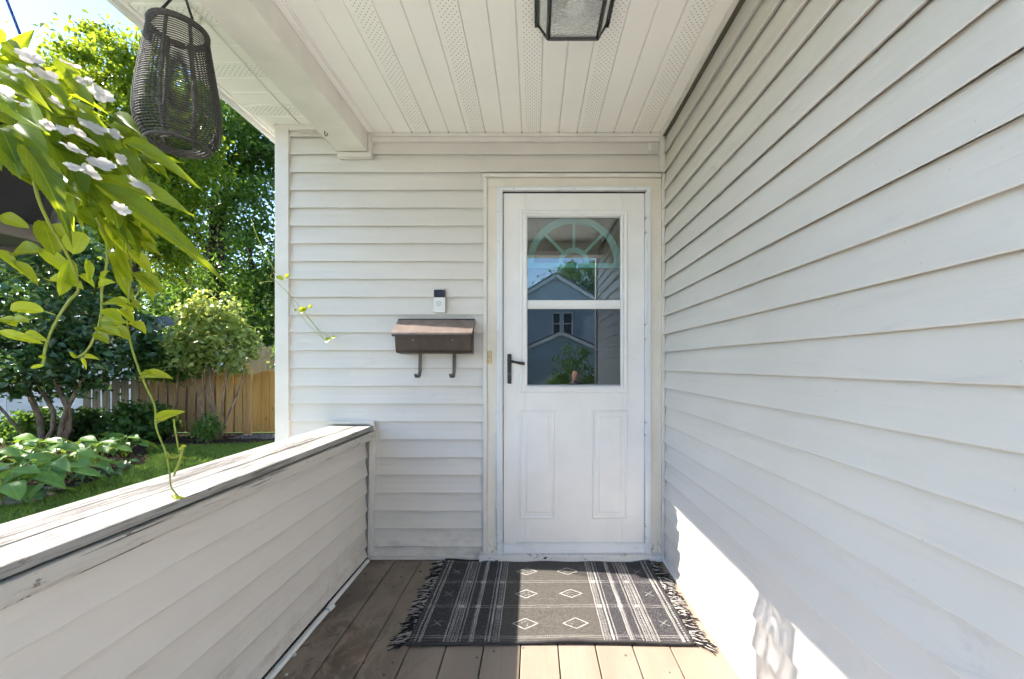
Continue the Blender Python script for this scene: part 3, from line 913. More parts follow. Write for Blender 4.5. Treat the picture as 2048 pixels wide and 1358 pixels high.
# ================================================================== rug
def rugmat():
    m = Mat('woven_rug', .95, .1)
    p = m.pos()
    x = p[0] - .07; y = p[1]
    wob = (m.noise((14, 14, 1), 2) - .5)*.006
    xw = x + wob; yw = y + wob
    r = xw.abs()
    wv = m.noise((330, 120, 300), 2, .7)
    wv2 = m.noise((55, 160, 55), 3, .6, off=4)
    def line(u, c, w): return (u - c).abs().lt(w)
    def dash(u, c, w, t, per, duty): return (u - c).abs().lt(w) * ((t/per).frac()).lt(duty)
    mask = None
    def add(q):
        nonlocal mask
        mask = q if mask is None else mask.max(q)
    # lengthways stripes, mirrored about the middle
    add(line(r, .213, .0028)*.75); add(dash(r, .224, .0045, yw, .011, .5)*.8); add(dash(r, .2345, .004, yw + .005, .010, .5)*.7)
    add(line(r, .250, .0045)*.75); add(dash(r, .266, .0028, yw, .013, .6)*.75)
    add(line(r, .318, .003)*.8); add(line(r, .326, .003)*.8); add(dash(r, .333, .002, yw, .008, .5)*.7)
    add(dash(r, .367, .003, yw, .014, .55)*.85); add(line(r, .381, .0022)*.7); add(dash(r, .389, .003, yw, .009, .5)*.75)
    add(dash(r, .400, .0045, yw, .012, .55)*.75); add(line(r, .412, .0025)*.75); add(line(r, .419, .0022)*.65); add(dash(r, .431, .0036, yw, .013, .6)*.9)
    add(line(r, .524, .0022)*.85); add(line(r, .531, .0022)*.75); add(dash(r, .547, .004, yw, .016, .58)*.95)
    add(dash(r, .562, .002, yw, .007, .4)*.3)
    # crossways double dashed lines
    for c in (1.942, 2.160):
        add(dash(yw, c-.008, .0028, x, .009, .6)*.55); add(dash(yw, c+.008, .0028, x+.004, .009, .6)*.55)
        add(line(yw, c, .011)*((r - .40).abs().lt(.012).max((r-.325).abs().lt(.012)).max((r-.229).abs().lt(.012)))*.85)
    for c in (1.716, 1.728, 2.378):
        add(dash(yw, c, .0028, x, .009, .62)*.6)
    add(dash(yw, 1.698, .0022, x, .009, .45)*.25)
    # diamonds in the middle, crosses in the end panels
    yl = None
    for c in (1.813, 2.048, 2.268):
        dx_ = (r - .108).abs(); dy_ = (yw - c).abs()
        d = dx_/.053 + dy_/.037
        add((d - 1).abs().lt(.085)*.95)
        inn = m.vor((110, 110, 110)).lt(.33)
        add(d.lt(.62)*inn*.7)
        cx_, cy_ = (r - .482), (yw - c)
        near = (cx_.abs()).lt(.021)*(cy_.abs()).lt(.019)
        add(near*((cx_ - cy_).abs().lt(.0026)).max(near*((cx_ + cy_).abs().lt(.0026)))*.6)
    mid = r.ramp(.19, .25, 1, 0)
    base = m.mix(mid, (.038, .036, .044), (.085, .078, .070))
    base = m.mix(wv.ramp(.46, .72, 0, .6), base, (.24, .225, .20))
    base = m.mix(wv2.ramp(.3, .75, 0, .35), base, (.012, .012, .016))
    br = wv2.ramp(.25, .6, .55, 1.0)*wv.ramp(.3, .6, .5, 1.0)*m.noise((16, 7, 16), 3, off=6).ramp(.3, .65, .55, 1.0)
    col = m.mix(mask*br, base, (.58, .56, .53))
    m.color(col)
    m.bump(wv + wv2*.5 + mask*.4, .8, .003)
    return m.m
M_rug = rugmat()
RX0, RX1, RY0, RY1 = -.50, .64, 1.685, 2.398
def rugz(x, y):
    e = math.exp(-((y-RY0)/.05)**2)
    z = .0085 + .0015*math.sin(7*x+3*y) + e*(.007*math.exp(-((x-.14)/.10)**2) + .004*math.exp(-((x-.38)/.08)**2))
    z += .003*math.sin(23*x)*math.exp(-((y-RY1)/.04)**2)
    if x > .55 and y > 2.3: z += .012*((x-.55)/.09)*((y-2.3)/.1)
    return z
def rugxy(u, v):
    x = RX0 + (RX1-RX0)*u; y = RY0 + (RY1-RY0)*v
    y += .006*math.sin(5*x+1)*(1-v) + .004*math.sin(9*x)*v - (.012*math.exp(-((x-.30)/.12)**2))*(1-v)*0
    x += .006*math.sin(8*y)*(u-.5) + .012*(v-.5)*(1 if u > .5 else 0)*u
    return x, y
RG = thing('rug', 'charcoal woven entry rug with white stripes, diamonds and fringe', 'rug', (.07, 2.04, 0))
nu, nv = 90, 48; vs = []; fs = []
for j in range(nv+1):
    for i in range(nu+1):
        x, y = rugxy(i/nu, j/nv); vs.append((x, y, rugz(x, y)))
for j in range(nv):
    for i in range(nu):
        a = j*(nu+1)+i; fs.append((a, a+1, a+nu+2, a+nu+1))
rb = MB().add(vs, fs)
rug = rb.build('rug_body', M_rug, RG, smooth=True)
m_ = rug.modifiers.new('thick', 'SOLIDIFY'); m_.thickness = .007; m_.offset = -1
M_hem = plain('rug_hem', (.035, .032, .034), .95, .5, 220)
for v in (0, 1):
    pts = []
    for i in range(61):
        x, y = rugxy(i/60, v); pts.append((x, y + (.002 if v else -.002), rugz(x, y) - .0005))
    MB().tube(pts, .0062, 7).build('hem', M_hem, RG, smooth=True)
def fringemat():
    m = Mat('fringe_yarn', .95, .1)
    r = m.rand_island()
    m.color(m.mix(r.gt(.6), (.022, .020, .022), (.36, .34, .32))); return m.m
M_frg = fringemat()
rf = random.Random(5)
for side in (0, 1):
    fb_ = MB()
    nt = 62
    for i in range(nt):
        v = (i + .5)/nt + rf.uniform(-.004, .004)
        x, y = rugxy(side, min(1, max(0, v)))
        sg = -1 if side == 0 else 1
        ang = rf.gauss(-.42 if True else 0, .22)
        if side == 1 and v > .93: ang = rf.uniform(.5, 1.3)
        if side == 1 and v < .06: ang = -.55; 
        L = rf.uniform(.055, .078)*(1.35 if (side == 1 and v < .05) else 1)
        for s in range(3):
            o = (s-1)*.0035
            a2 = ang + rf.uniform(-.12, .12)
            bend = rf.uniform(-.25, .25)
            pts = []
            for k in range(6):
                t = k/5
                aa = a2 + bend*t
                px_ = x + sg*L*t*math.cos(aa); py_ = y + o*(1 - t*.4) + L*t*math.sin(aa) + .0025*math.sin(9*t + s*2.1)
                px_ = min(px_, XR - .014)
                pts.append((px_, py_, .0045 + .004*(1-t) + .003*math.sin(PI*t) + .0022*math.cos(9*t+s*2.1) + rf.uniform(0, .001)))
            fb_.tube(pts, [.0021, .0023, .0023, .0022, .0021, .0016], 5)
    fb_.build('fringe', M_frg, RG, smooth=True, kind='stuff')

# curled corner of the rug against the wall, small leaf and debris on the planks
deb = [(-.915, 1.62, .010, 'pebble'), (-.885, 1.52, .006, 'pebble'), (-.925, 1.50, .007, 'pebble')]
M_peb = plain('pale_pebble', (.55, .53, .48), .7, .1)
for i, (x, y, r_, nm) in enumerate(deb):
    b = MB().lathe([(.0005, 0), (r_*.8, r_*.15), (r_, r_*.45), (r_*.7, r_*.8), (.0005, r_*.95)], (x, y, .0005), 9)
    o = b.build('pebble', M_peb, None, smooth=True)
    setp(o, ['white pebble on the deck by the half wall, the largest of three', 'tiny pale pebble on the deck, the smaller one away from the half wall', 'tiny pale pebble lying close against the half wall base strip'][i], 'pebble', 'pebbles on the deck')
# ================================================================== wicker lantern
LA = thing('wicker_lantern', 'black wicker basket lantern hanging under the eave', 'lantern', (-1.245, 1.49, 1.88))
lc_ = (-1.245, 1.49); lz0, lz1 = 1.88, 2.285
M_wick = plain('charcoal_rope', (.062, .056, .053), .65, .35, 90)
lprof = [(0, .090), (.05, .106), (.12, .117), (.22, .122), (.35, .120), (.5, .113), (.7, .101), (.85, .092), (1, .083)]
def lr(t):
    for (a, ra), (b, rb_) in zip(lprof[:-1], lprof[1:]):
        if t <= b: return ra + (rb_-ra)*(t-a)/(b-a)
    return lprof[-1][1]
wb_ = MB(); nr = 50; rl = random.Random(3)
for i in range(1, nr):
    t = i/nr
    wb_.ring((lc_[0]+rl.uniform(-.0003,.0003), lc_[1]+rl.uniform(-.0003,.0003), lz0+(lz1-lz0)*t + rl.uniform(-.0003,.0003)), lr(t), .0021, 44, 5)
wb_.build('wicker_weave', M_wick, LA, smooth=True, kind='stuff')
for i in range(8):
    q = 2*PI*(i+.35)/8
    pts = [(lc_[0]+(lr(t)-.0045)*math.cos(q), lc_[1]+(lr(t)-.0045)*math.sin(q), lz0+(lz1-lz0)*t) for t in [k/14 for k in range(15)]]
    MB().tube(pts, .0055, 7).build('rib', M_wick, LA, smooth=True)
MB().ring((lc_[0], lc_[1], lz1+.001), .083, .0062, 48, 8).ring((lc_[0], lc_[1], lz1-.008), .084, .005, 48, 8).build('top_rim', M_wick, LA, smooth=True)
MB().ring((lc_[0], lc_[1], lz0), .089, .0058, 48, 8).ring((lc_[0], lc_[1], lz0+.004), .078, .0045, 48, 8).build('bottom_rim', M_wick, LA, smooth=True)
MB().ring((lc_[0], lc_[1], lz0+.005), .064, .003, 40, 6).ring((lc_[0], lc_[1], lz0+.005), .050, .003, 40, 6).build('base_ring', M_wick, LA, smooth=True)
apex = Vector((lc_[0]+.004, lc_[1]+.01, ZSOF-.03))
for q in (3.6, 5.9):
    b_ = Vector((lc_[0]+.082*math.cos(q), lc_[1]+.082*math.sin(q), lz1))
    MB().tube([b_, b_.lerp(apex, .5)+Vector((0,0,-.004)), apex], .0042, 7).build('hanging_strap', M_black, LA, smooth=True)
MB().tube([apex+Vector((.008,0,.0)), apex+Vector((0,0,-.008)), apex+Vector((-.008,0,0)), apex+Vector((0,0,.012)), (apex.x, apex.y, ZSOF)], .0022, 6).build('ceiling_hook', M_black, LA, smooth=True)

# ================================================================== leaves
def leaf_mesh(name, shape, mat, fold=.18, curl=.25, wave=.02, teeth=0, seed=0, rows=11, twist=0):
    "unit leaf: base at origin, tip at x = 1, blade half-width 0.5 in y"
    r_ = random.Random(seed); vs = []; fs = []; cols = (-1, -.5, 0, .5, 1)
    ph = r_.uniform(0, 6)
    for i in range(rows):
        t = i/(rows-1)
        if shape == 'lance': w = math.sin(PI*min(1, t**.80))**1.15*(1-.25*t) + .006
        elif shape == 'heart': w = (math.sin(PI*min(1, (t*.93+.07)**.62)))**.8 * (1 if t < .92 else .8) + .004
        elif shape == 'ovate': w = math.sin(PI*min(1, (t*.97+.03)**.72))**.85 + .004
        elif shape == 'round': w = math.sin(PI*min(1, (t*.96+.02)**.9))**.62 + .004
        else: w = math.sin(PI*t)**.6 + .004
        if t >= .999: w = .004
        if teeth and 0 < i < rows-1: w *= 1 - teeth*(i % 2)
        for c in cols:
            y = .5*c*w
            z = fold*abs(y) - curl*t*t + wave*math.sin(8*t+ph+c)*abs(c)
            ta = twist*t
            vs.append((t, y*math.cos(ta) - z*math.sin(ta)*.5, z + y*math.sin(ta)))
    n = len(cols)
    for i in range(rows-1):
        for k in range(n-1):
            fs.append((i*n+k, (i+1)*n+k, (i+1)*n+k+1, i*n+k+1))
    me = MB().add(vs, fs).mesh(name)
    me.materials.append(mat)
    me.polygons.foreach_set('use_smooth', [True]*len(me.polygons))
    return me
def put_leaf(parent, me, base, tip, nrm, width, name='leaf'):
    base, tip, nrm = Vector(base), Vector(tip), Vector(nrm)
    ax = tip - base; L = ax.length; ax = ax/L
    nz = nrm - ax*nrm.dot(ax)
    nz = nz.normalized() if nz.length > 1e-5 else ax.orthogonal().normalized()
    ay = nz.cross(ax)
    M_ = Matrix((ax, ay, nz)).transposed()
    o = bpy.data.objects.new(name, me); COL.objects.link(o)
    o.rotation_euler = M_.to_euler(); o.scale = (L, width, L)
    o.location = base
    return adopt(o, parent)

def veined(name, dark, light, tcol, trans, rough=.38, side=9.0):
    "leaf material with a pale midrib and side veins, drawn in the leaf's own coordinates"
    m = Mat(name, rough, .4)
    tc = m.nt.nodes.new('ShaderNodeTexCoord'); x = m.nt.nodes.new('ShaderNodeSeparateXYZ')
    m.nt.links.new(tc.outputs['Object'], x.inputs[0])
    u, v = S(m.nt, x.outputs[0]), S(m.nt, x.outputs[1])
    r = m.rand_obj()
    rib = v.abs().ramp(.008, .03, 1, 0)
    sv = ((u*side - v.abs()*side*1.1).frac() - .5).abs().ramp(.0, .09, 1, 0)*.45
    vein = rib.max(sv)
    n = m.noise((30, 30, 30), 3)
    col = m.mix(r, dark, light)
    col = m.mix(n.ramp(.35, .7, 0, .35), col, tuple(q*1.3 for q in light))
    col = m.mix(vein*.45, col, tuple(min(1, q*1.8+.03) for q in light))
    m.color(col)
    t = m.nt.nodes.new('ShaderNodeBsdfTranslucent')
    m.nt.links.new(m.mix(vein*.4, m.mix(r, tuple(q*.42 for q in tcol), tcol), tuple(min(1, q*1.3) for q in tcol)), t.inputs['Color'])
    mx = m.nt.nodes.new('ShaderNodeMixShader'); mx.inputs[0].default_value = trans
    m.nt.links.new(m.b.outputs[0], mx.inputs[1]); m.nt.links.new(t.outputs[0], mx.inputs[2])
    m.nt.links.new(mx.outputs[0], m.nt.nodes['Material Output'].inputs[0])
    m.bump(vein, -.35, .02)
    return m.m

# ================================================================== hanging basket
HB = thing('hanging_basket', 'hanging basket of white impatiens with trailing lime green vines', 'hanging plant', (-1.0, .75, 1.33))
pc = Vector((-1.005, .75, 1.345))
M_pot = plain('black_plastic_pot', (.018, .017, .019), .42, .15, 20)
MB().lathe([(.001, .0), (.098, 0), (.108, .006), (.140, .17), (.147, .172), (.147, .190), (.139, .190), (.130, .165), (.001, .160)], pc, 36).build('pot', M_pot, HB, smooth=False)
MB().lathe([(.105, -.012), (.118, -.010), (.128, .010), (.122, .012), (.105, .004), (.105, -.012)], pc, 36).build('saucer', plain('grey_saucer', (.12,.11,.10), .5), HB, smooth=True)
M_blue = plain('blue_hanger_wire', (.015, .05, .26), .35, .05)
hub_ = Vector((-1.005, .75, 1.345+.60))
for q in (.15, 2.25, 4.35):
    rim = pc + Vector((.143*math.cos(q), .143*math.sin(q), .188))
    MB().tube([rim, hub_], .0022, 6).build('hanger_wire', M_blue, HB)
MB().tube([hub_, (hub_.x, hub_.y, WZ(308)-.02), (hub_.x, hub_.y, WZ(308))], .0025, 6).build('hanger_hook', M_blue, HB)

M_imp = veined('impatiens_leaf', (.022, .085, .012), (.14, .235, .02), (.70, .82, .03), .52)
M_vin = veined('vine_leaf', (.17, .25, .015), (.30, .38, .025), (.90, .95, .05), .55, side=6)
M_stem = leafmat('vine_stem', (.22, .27, .04), (.34, .38, .07), .3, tcol=(.55, .62, .08))
def petalmat():
    m = Mat('white_petal', .6, .2)
    n = m.noise((60, 60, 60), 2)
    m.color(m.mix(n.ramp(.3, .7), (.70, .67, .66), (.78, .76, .76)))
    t = m.nt.nodes.new('ShaderNodeBsdfTranslucent'); t.inputs['Color'].default_value = (.62, .57, .52, 1)
    mx = m.nt.nodes.new('ShaderNodeMixShader'); mx.inputs[0].default_value = .45
    m.nt.links.new(m.b.outputs[0], mx.inputs[1]); m.nt.links.new(t.outputs[0], mx.inputs[2])
    m.nt.links.new(mx.outputs[0], m.nt.nodes['Material Output'].inputs[0]); return m.m
M_pet = petalmat()
LM = [leaf_mesh('impatiens_leaf', 'lance', M_imp, .22, c, .02, .06, s, 15, tw) for c, s, tw in ((.12,1,.1),(.3,2,-.15),(.22,3,.3),(.45,4,-.1),(.05,5,-.3))]
LM += [leaf_mesh('impatiens_leaf', 'ovate', M_imp, .3, c, .03, .05, s, 15, tw) for c, s, tw in ((.2,6,.15),(.35,7,-.2),(.1,8,.25))]
VM = [leaf_mesh('vine_leaf', 'round', M_vin, f, c, .03, 0, s, 10) for f, c, s in ((.3,.1,11),(.15,.3,12),(.5,.2,13))]
def flower_mesh(seed):
    r_ = random.Random(seed); b = MB()
    for k in range(5):
        q = 2*PI*k/5 + r_.uniform(-.12,.12); L = r_.uniform(.85, 1.1); W_ = r_.uniform(.78, .98); lift = r_.uniform(-.15, .3)
        vs = []; n = 6
        for i in range(n):
            t = i/(n-1); w = W_*.5*math.sin(PI*min(1,(t*.90+.05))**1.1)**.55
            if i == n-1: w = W_*.17
            for c in (-1,-.4,.4,1):
                x_ = L*t - (.10*L if (i == n-1 and abs(c) < .5) else 0); y_ = c*w; z_ = lift*t*t + .09*abs(c)*t + .04*math.sin(5*t+c*2+k)
                vs.append((x_*math.cos(q)-y_*math.sin(q), x_*math.sin(q)+y_*math.cos(q), z_ + .008*k))
        b.add(vs, [(i*4+k2, (i+1)*4+k2, (i+1)*4+k2+1, i*4+k2+1) for i in range(n-1) for k2 in range(3)])
    me = b.mesh('flower'); me.materials.append(M_pet); me.polygons.foreach_set('use_smooth', [True]*len(me.polygons)); return me
FM = [flower_mesh(s) for s in (1, 2, 3, 4)]
rp = random.Random(21)
def camdir(p): return (Vector((0,0,CAMZ)) - Vector(p)).normalized()
def pxleaf(b, t, w, Yb, Yt, meshes, tilt=(0,0,0), parent=HB, name='leaf', up=.45):
    B_, T_ = P(b[0], b[1], Yb), P(t[0], t[1], Yt)
    n_ = camdir((B_+T_)/2) + Vector((0,0,up)) + Vector(tilt)
    return put_leaf(parent, rp.choice(meshes), B_, T_, n_, w*1.15*(Yb+Yt)/2/FPX, name)
# large leaves that lean out of the basket (base, tip in the photograph, width, depths)
big = [((10,208),(132,278),46,.62,.60),((-5,128),(48,150),44,.60,.60),((30,250),(116,322),44,.62,.60),((48,292),(176,440),52,.60,.57),
       ((102,285),(216,412),56,.66,.64),((196,372),(396,476),46,.66,.60),((186,362),(380,402),34,.68,.64),((168,250),(300,322),36,.74,.72),
       ((228,232),(298,272),24,.74,.72),((246,284),(372,332),36,.72,.68),((288,304),(346,362),26,.74,.72),((212,320),(272,388),34,.72,.70),
       ((222,392),(236,458),34,.66,.63),((146,160),(200,222),30,.72,.70),((14,84),(64,136),24,.66,.66),((18,152),(84,196),40,.62,.60),
       ((86,158),(152,204),36,.68,.66),((44,176),(134,222),42,.64,.62),((0,255),(42,330),46,.60,.58),((5,225),(60,262),38,.64,.62),
       ((160,225),(232,300),34,.70,.68),((140,330),(250,452),40,.68,.66),((60,205),(150,330),48,.66,.64),((196,260),(262,340),32,.72,.70),
       ((262,262),(300,300),26,.76,.74),((120,120),(160,168),26,.72,.72),((-20,170),(40,226),50,.62,.60),((180,180),(226,236),26,.76,.74),
       ((20,300),(44,372),36,.60,.58),((300,330),(352,312),20,.74,.72),((238,300),(300,392),30,.70,.68),((110,380),(168,442),34,.64,.62)]
for b_, t_, w_, ya, yb_ in big:
    if math.hypot(t_[0]-b_[0], t_[1]-b_[1]) > 70 and t_[0] < 370:
        t_ = (b_[0]+(t_[0]-b_[0])*.68, b_[1]+(t_[1]-b_[1])*.68)
    pxleaf(b_, t_, w_, ya, yb_, LM[:5] if t_[0] > 370 else LM, (rp.uniform(-.5,.5), rp.uniform(-.3,.3), rp.uniform(-.2,.5)))
for i in range(125):
    u, v = rp.random(), rp.random()
    x_ = -15 + 300*u; top = 100 + .66*x_; bot = 335 + .55*x_
    y_ = top + (bot-top)*v
    a_ = rp.gauss(.62, .55); L_ = rp.uniform(34, 70)*(1 - .2*u)
    Yd = .70 + .10*u - .09*v + rp.uniform(-.02, .03)
    pxleaf((x_, y_), (x_ + L_*math.cos(a_), y_ + L_*math.sin(a_)), rp.uniform(18, 28), Yd, Yd - rp.uniform(0, .04), LM, (rp.uniform(-.7,.5), rp.uniform(-.4,.4), rp.uniform(-.3,.6)))
# the inner mass of the plant
for i in range(120):
    q = rp.uniform(-1.9, 2.2); e = rp.uniform(-.45, 1.25)
    d = Vector((math.cos(q)*math.cos(e), math.sin(q)*math.cos(e), math.sin(e)*.8))
    b_ = pc + Vector((0,0,.17)) + d*rp.uniform(.05, .20)
    out = Vector((d.x, d.y, 0)); out = out.normalized() if out.length > .01 else Vector((1,0,0))
    t_ = b_ + (out*.8 + Vector((0,0,rp.uniform(-.8,.25))) + Vector((rp.uniform(-.4,.4), rp.uniform(-.4,.4), 0))).normalized()*rp.uniform(.06,.11)
    put_leaf(HB, rp.choice(LM), b_, t_, Vector((d.x, d.y, .8+abs(d.z))), rp.uniform(.026,.042), 'leaf')
# white flowers
fl_ = [((62,115),32,.64),((88,150),34,.66),((58,152),22,.62),((10,192),30,.60),((50,210),14,.62),((204,190),32,.74),((128,262),26,.66),((160,272),42,.68),
       ((150,300),34,.64),((186,255),36,.72),((204,330),38,.68),((178,345),30,.66),((240,318),20,.72),((282,372),38,.70),((240,418),26,.66),((112,205),20,.66),((228,268),22,.76),((30,140),18,.6),((140,130),26,.72),((172,165),24,.76),((96,250),20,.62),((148,335),24,.64)]
for i, ((px, py), r_, Y_) in enumerate(fl_):
    Y_ -= .05; c = P(px, py, Y_)
    n_ = camdir(c)*rp.uniform(.25, .7) + Vector((.35, 0, rp.uniform(.5, 1.1))) + Vector((rp.uniform(-.4,.4), rp.uniform(-.3,.3), 0))
    n_.normalize()
    ax = n_.orthogonal().normalized(); ax = Matrix.Rotation(rp.uniform(0,6.28), 3, n_) @ ax
    M_ = Matrix((ax, n_.cross(ax), n_)).transposed()
    o = bpy.data.objects.new('flower', FM[i % 4]); COL.objects.link(o); o.rotation_euler = M_.to_euler(); k_ = r_*Y_/FPX*.66; o.scale = (k_,)*3; o.location = c; adopt(o, HB)
for i in range(16):
    b_ = pc + Vector((rp.uniform(-.1,.2), rp.uniform(-.15,.1), .17)); t_ = b_ + Vector((rp.uniform(.02,.16), rp.uniform(-.08,.08), rp.uniform(-.10,.0)))
    MB().tube([b_, b_.lerp(t_,.5)+Vector((0,0,.03)), t_], .0028, 5).build('stalk', M_stem, HB, smooth=True)
# trailing vines
def smooth_path(pts, n=5):
    out = []
    for i in range(len(pts)-1):
        p0, p1, p2, p3 = pts[max(i-1,0)], pts[i], pts[i+1], pts[min(i+2,len(pts)-1)]
        for k in range(n):
            t = k/n
            out.append(.5*((2*p1) + (p2-p0)*t + (2*p0-5*p1+4*p2-p3)*t*t + (3*p1-p0-3*p2+p3)*t**3))
    return out + [pts[-1]]
def vine(pl, r0, r1, name='vine', parent=HB, mat=M_stem):
    pts = smooth_path([P(*q) for q in pl]); n = len(pts)
    return MB().tube(pts, [r0+(r1-r0)*i/(n-1) for i in range(n)], 6).build(name, mat, parent, smooth=True)
vine([(60,300,.62),(72,380,.62),(95,440,.64),(140,520,.68),(157,575,.70),(138,602,.70),(118,632,.70),(100,668,.70),(90,700,.70),(86,728,.70)], .0024, .0018)
vine([(150,360,.66),(190,430,.68),(212,480,.70),(213,530,.70),(204,578,.70),(203,622,.70),(194,662,.70),(176,698,.70),(155,714,.70),(146,710,.70)], .0022, .0016)
vine([(215,400,.68),(252,470,.72),(262,530,.74),(258,590,.74),(254,640,.74),(262,690,.74),(280,745,.74),(300,790,.74),(310,815,.74),(313,857,.74),(330,901,.74),(339,945,.74),(343,975,.74),(362,998,.74)], .0022, .0013)
vine([(230,420,.74),(285,480,.80),(296,540,.82),(268,600,.82)], .0018, .0012)
vine([(347,838,.745),(352,870,.745),(359,905,.745)], .0014, .0012)
vine([(330,901,.74),(345,915,.735),(362,908,.73),(368,893,.73)], .0014, .0012)
vine([(366,895,.73),(360,920,.73),(352,940,.73),(348,952,.73)], .0022, .0014)
vl = [((84,442),(110,497),44),((166,466),(143,506),50),((28,505),(78,500),44),((26,530),(72,560),24),((80,498),(142,540),30),((140,520),(122,590),30),((100,562),(157,566),40),
      ((88,622),(14,612),30),((-10,640),(30,648),30),((10,646),(54,640),26),((0,662),(60,678),20),((52,670),(86,678),22),((96,452),(128,470),34),((2,430),(38,445),30),((0,500),(30,528),20),
      ((205,560),(212,540),10),((200,575),(222,562),22),((207,606),(240,598),30),((208,618),(236,632),26),((232,600),(262,616),24),((262,606),(278,614),22),((240,620),(265,640),22),
      ((200,640),(236,640),30),((196,655),(238,668),30),((194,668),(214,682),24),((232,655),(256,676),26),((257,648),(290,660),24),((170,715),(192,716),12),((152,715),(140,704),8),((165,718),(172,735),7),
      ((88,730),(60,736),9),((92,716),(80,712),9),((232,520),(256,590),24),((226,505),(252,545),28),((262,500),(300,545),26),((270,545),(322,582),34),((268,550),(308,592),24),((258,520),(240,500),20),((175,520),(180,560),16),((160,552),(186,568),16),
      ((284,757),(336,750),24),((283,752),(300,742),10),((316,838),(360,823),21),((333,914),(362,912),10),((362,900),(369,890),8),((345,990),(352,998),8),((352,1000),(366,994),7),((236,480),(262,560),18),((218,452),(250,500),26),((200,440),(222,498),22)]
for b_, t_, w_ in vl:
    Y_ = .70 if b_[0] < 225 else .74
    pxleaf(b_, t_, w_*.76, Y_, Y_-.01, VM, (rp.uniform(-.4,.4), rp.uniform(-.3,.3), rp.uniform(-.3,.4)))
vine([(88,622,.70),(112,630,.70)], .0012, .0012, 'petiole'); vine([(313,846,.74),(322,842,.74),(334,838,.74)], .0013, .0012, 'petiole')

# stray tendril by the house corner
TV = thing('stray_vine', 'thin pale vine tendril trailing across the house corner and siding', 'vine', P(560, 560, D-.05))
Yt = D - .06
def v2(pl, r): return MB().tube(smooth_path([P(px, py, y) for px, py, y in pl]), r, 5).build('tendril', M_stem, TV, smooth=True)
v2([(503,440,Yt+.10),(513,470,Yt+.08),(530,505,Yt+.04),(551,545,Yt)], .0019)
v2([(551,545,Yt),(543,548,Yt),(542,555,Yt),(551,562,Yt),(575,585,Yt),(598,612,Yt),(625,645,Yt+.02),(648,678,Yt+.03)], .0015)
v2([(553,563,Yt),(580,592,Yt),(592,618,Yt),(622,655,Yt+.02),(652,682,Yt+.03)], .0012)
v2([(518,567,Yt),(535,563,Yt),(551,562,Yt)], .0011)
v2([(608,624,Yt),(625,646,Yt+.02),(646,666,Yt+.03),(662,674,Yt+.03)], .0009)
for b_, t_, w_ in (((554,552),(566,560),9),((571,556),(578,548),6),((600,624),(610,616),11),((607,622),(612,614),7),((618,616),(624,610),6),((650,682),(660,678),10),((662,676),(671,674),6),((589,622),(592,618),4)):
    pxleaf(b_, t_, w_, Yt, Yt-.01, VM, parent=TV)

# ================================================================== garden ground
GZ = -.325
def ground_h(x, y):
    if y > -1.5: return GZ
    return GZ - .55*min(1, (-1.5 - y)/4.0)
def lawnmat():
    m = Mat('lawn_soil', .95, .1)
    n = m.noise((2, 2, 2), 5); f = m.noise((60, 60, 60), 3)
    col = m.mix(n.ramp(.3, .7), (.030, .062, .014), (.052, .095, .022))
    m.color(m.mix(f.ramp(.4, .7, 0, .5), col, (.03, .035, .015))); return m.m
gx = np.concatenate([np.linspace(-300, -30, 10), np.linspace(-25, 25, 26), np.linspace(30, 300, 10)])
gy = np.concatenate([np.linspace(-300, -40, 8), np.linspace(-35, -1.5, 24), np.linspace(0, 30, 16), np.linspace(40, 400, 10)])
vs = [(float(x), float(y), ground_h(x, y)) for y in gy for x in gx]; nx_ = len(gx)
fs = [(j*nx_+i, j*nx_+i+1, (j+1)*nx_+i+1, (j+1)*nx_+i) for j in range(len(gy)-1) for i in range(nx_-1)]
g_ = MB().add(vs, fs).build('ground', lawnmat(), None)
setp(g_, 'green garden ground around the house', 'ground', kind='structure')
# mulch bed
def mulchmat():
    m = Mat('mulch', .95, .1)
    n = m.noise((35, 35, 35), 5, .7); v_ = m.vor((45, 30, 45))
    col = m.mix(n.ramp(.3, .7), (.022, .013, .009), (.075, .045, .030))
    m.color(m.mix(v_.ramp(.0, .3, .5, 0), col, (.16, .11, .08))); m.bump(n + v_, 1.0, .03); return m.m
M_mul = mulchmat()
BED = [(-4.9,3.0),(-5.4,4.36),(-5.30,4.75),(-5.36,5.3),(-5.62,6.15),(-6.25,6.9),(-6.75,7.35),(-6.6,7.60),(-5.9,7.55),(-5.1,7.75),(-4.7,8.0),(-4.5,8.9),(-9.2,8.9),(-9.2,10.75),(-18,10.75),(-18,3.0)]
def inbed(x, y):
    c = False; n = len(BED)
    for i in range(n):
        (x1,y1),(x2,y2) = BED[i], BED[(i+1) % n]
        if (y1 > y) != (y2 > y) and x < (x2-x1)*(y-y1)/(y2-y1)+x1: c = not c
    return c
MBd = MB().add([(x, y, GZ+.012) for x, y in BED] + [(x, y, GZ-.02) for x, y in BED], [tuple(range(len(BED)))] + [(i, (i+1) % len(BED), (i+1) % len(BED)+len(BED), i+len(BED)) for i in range(len(BED))])
o = MBd.build('flower_bed', M_mul, None); setp(o, 'brown mulch flower bed along the fence', 'flower bed', kind='structure')
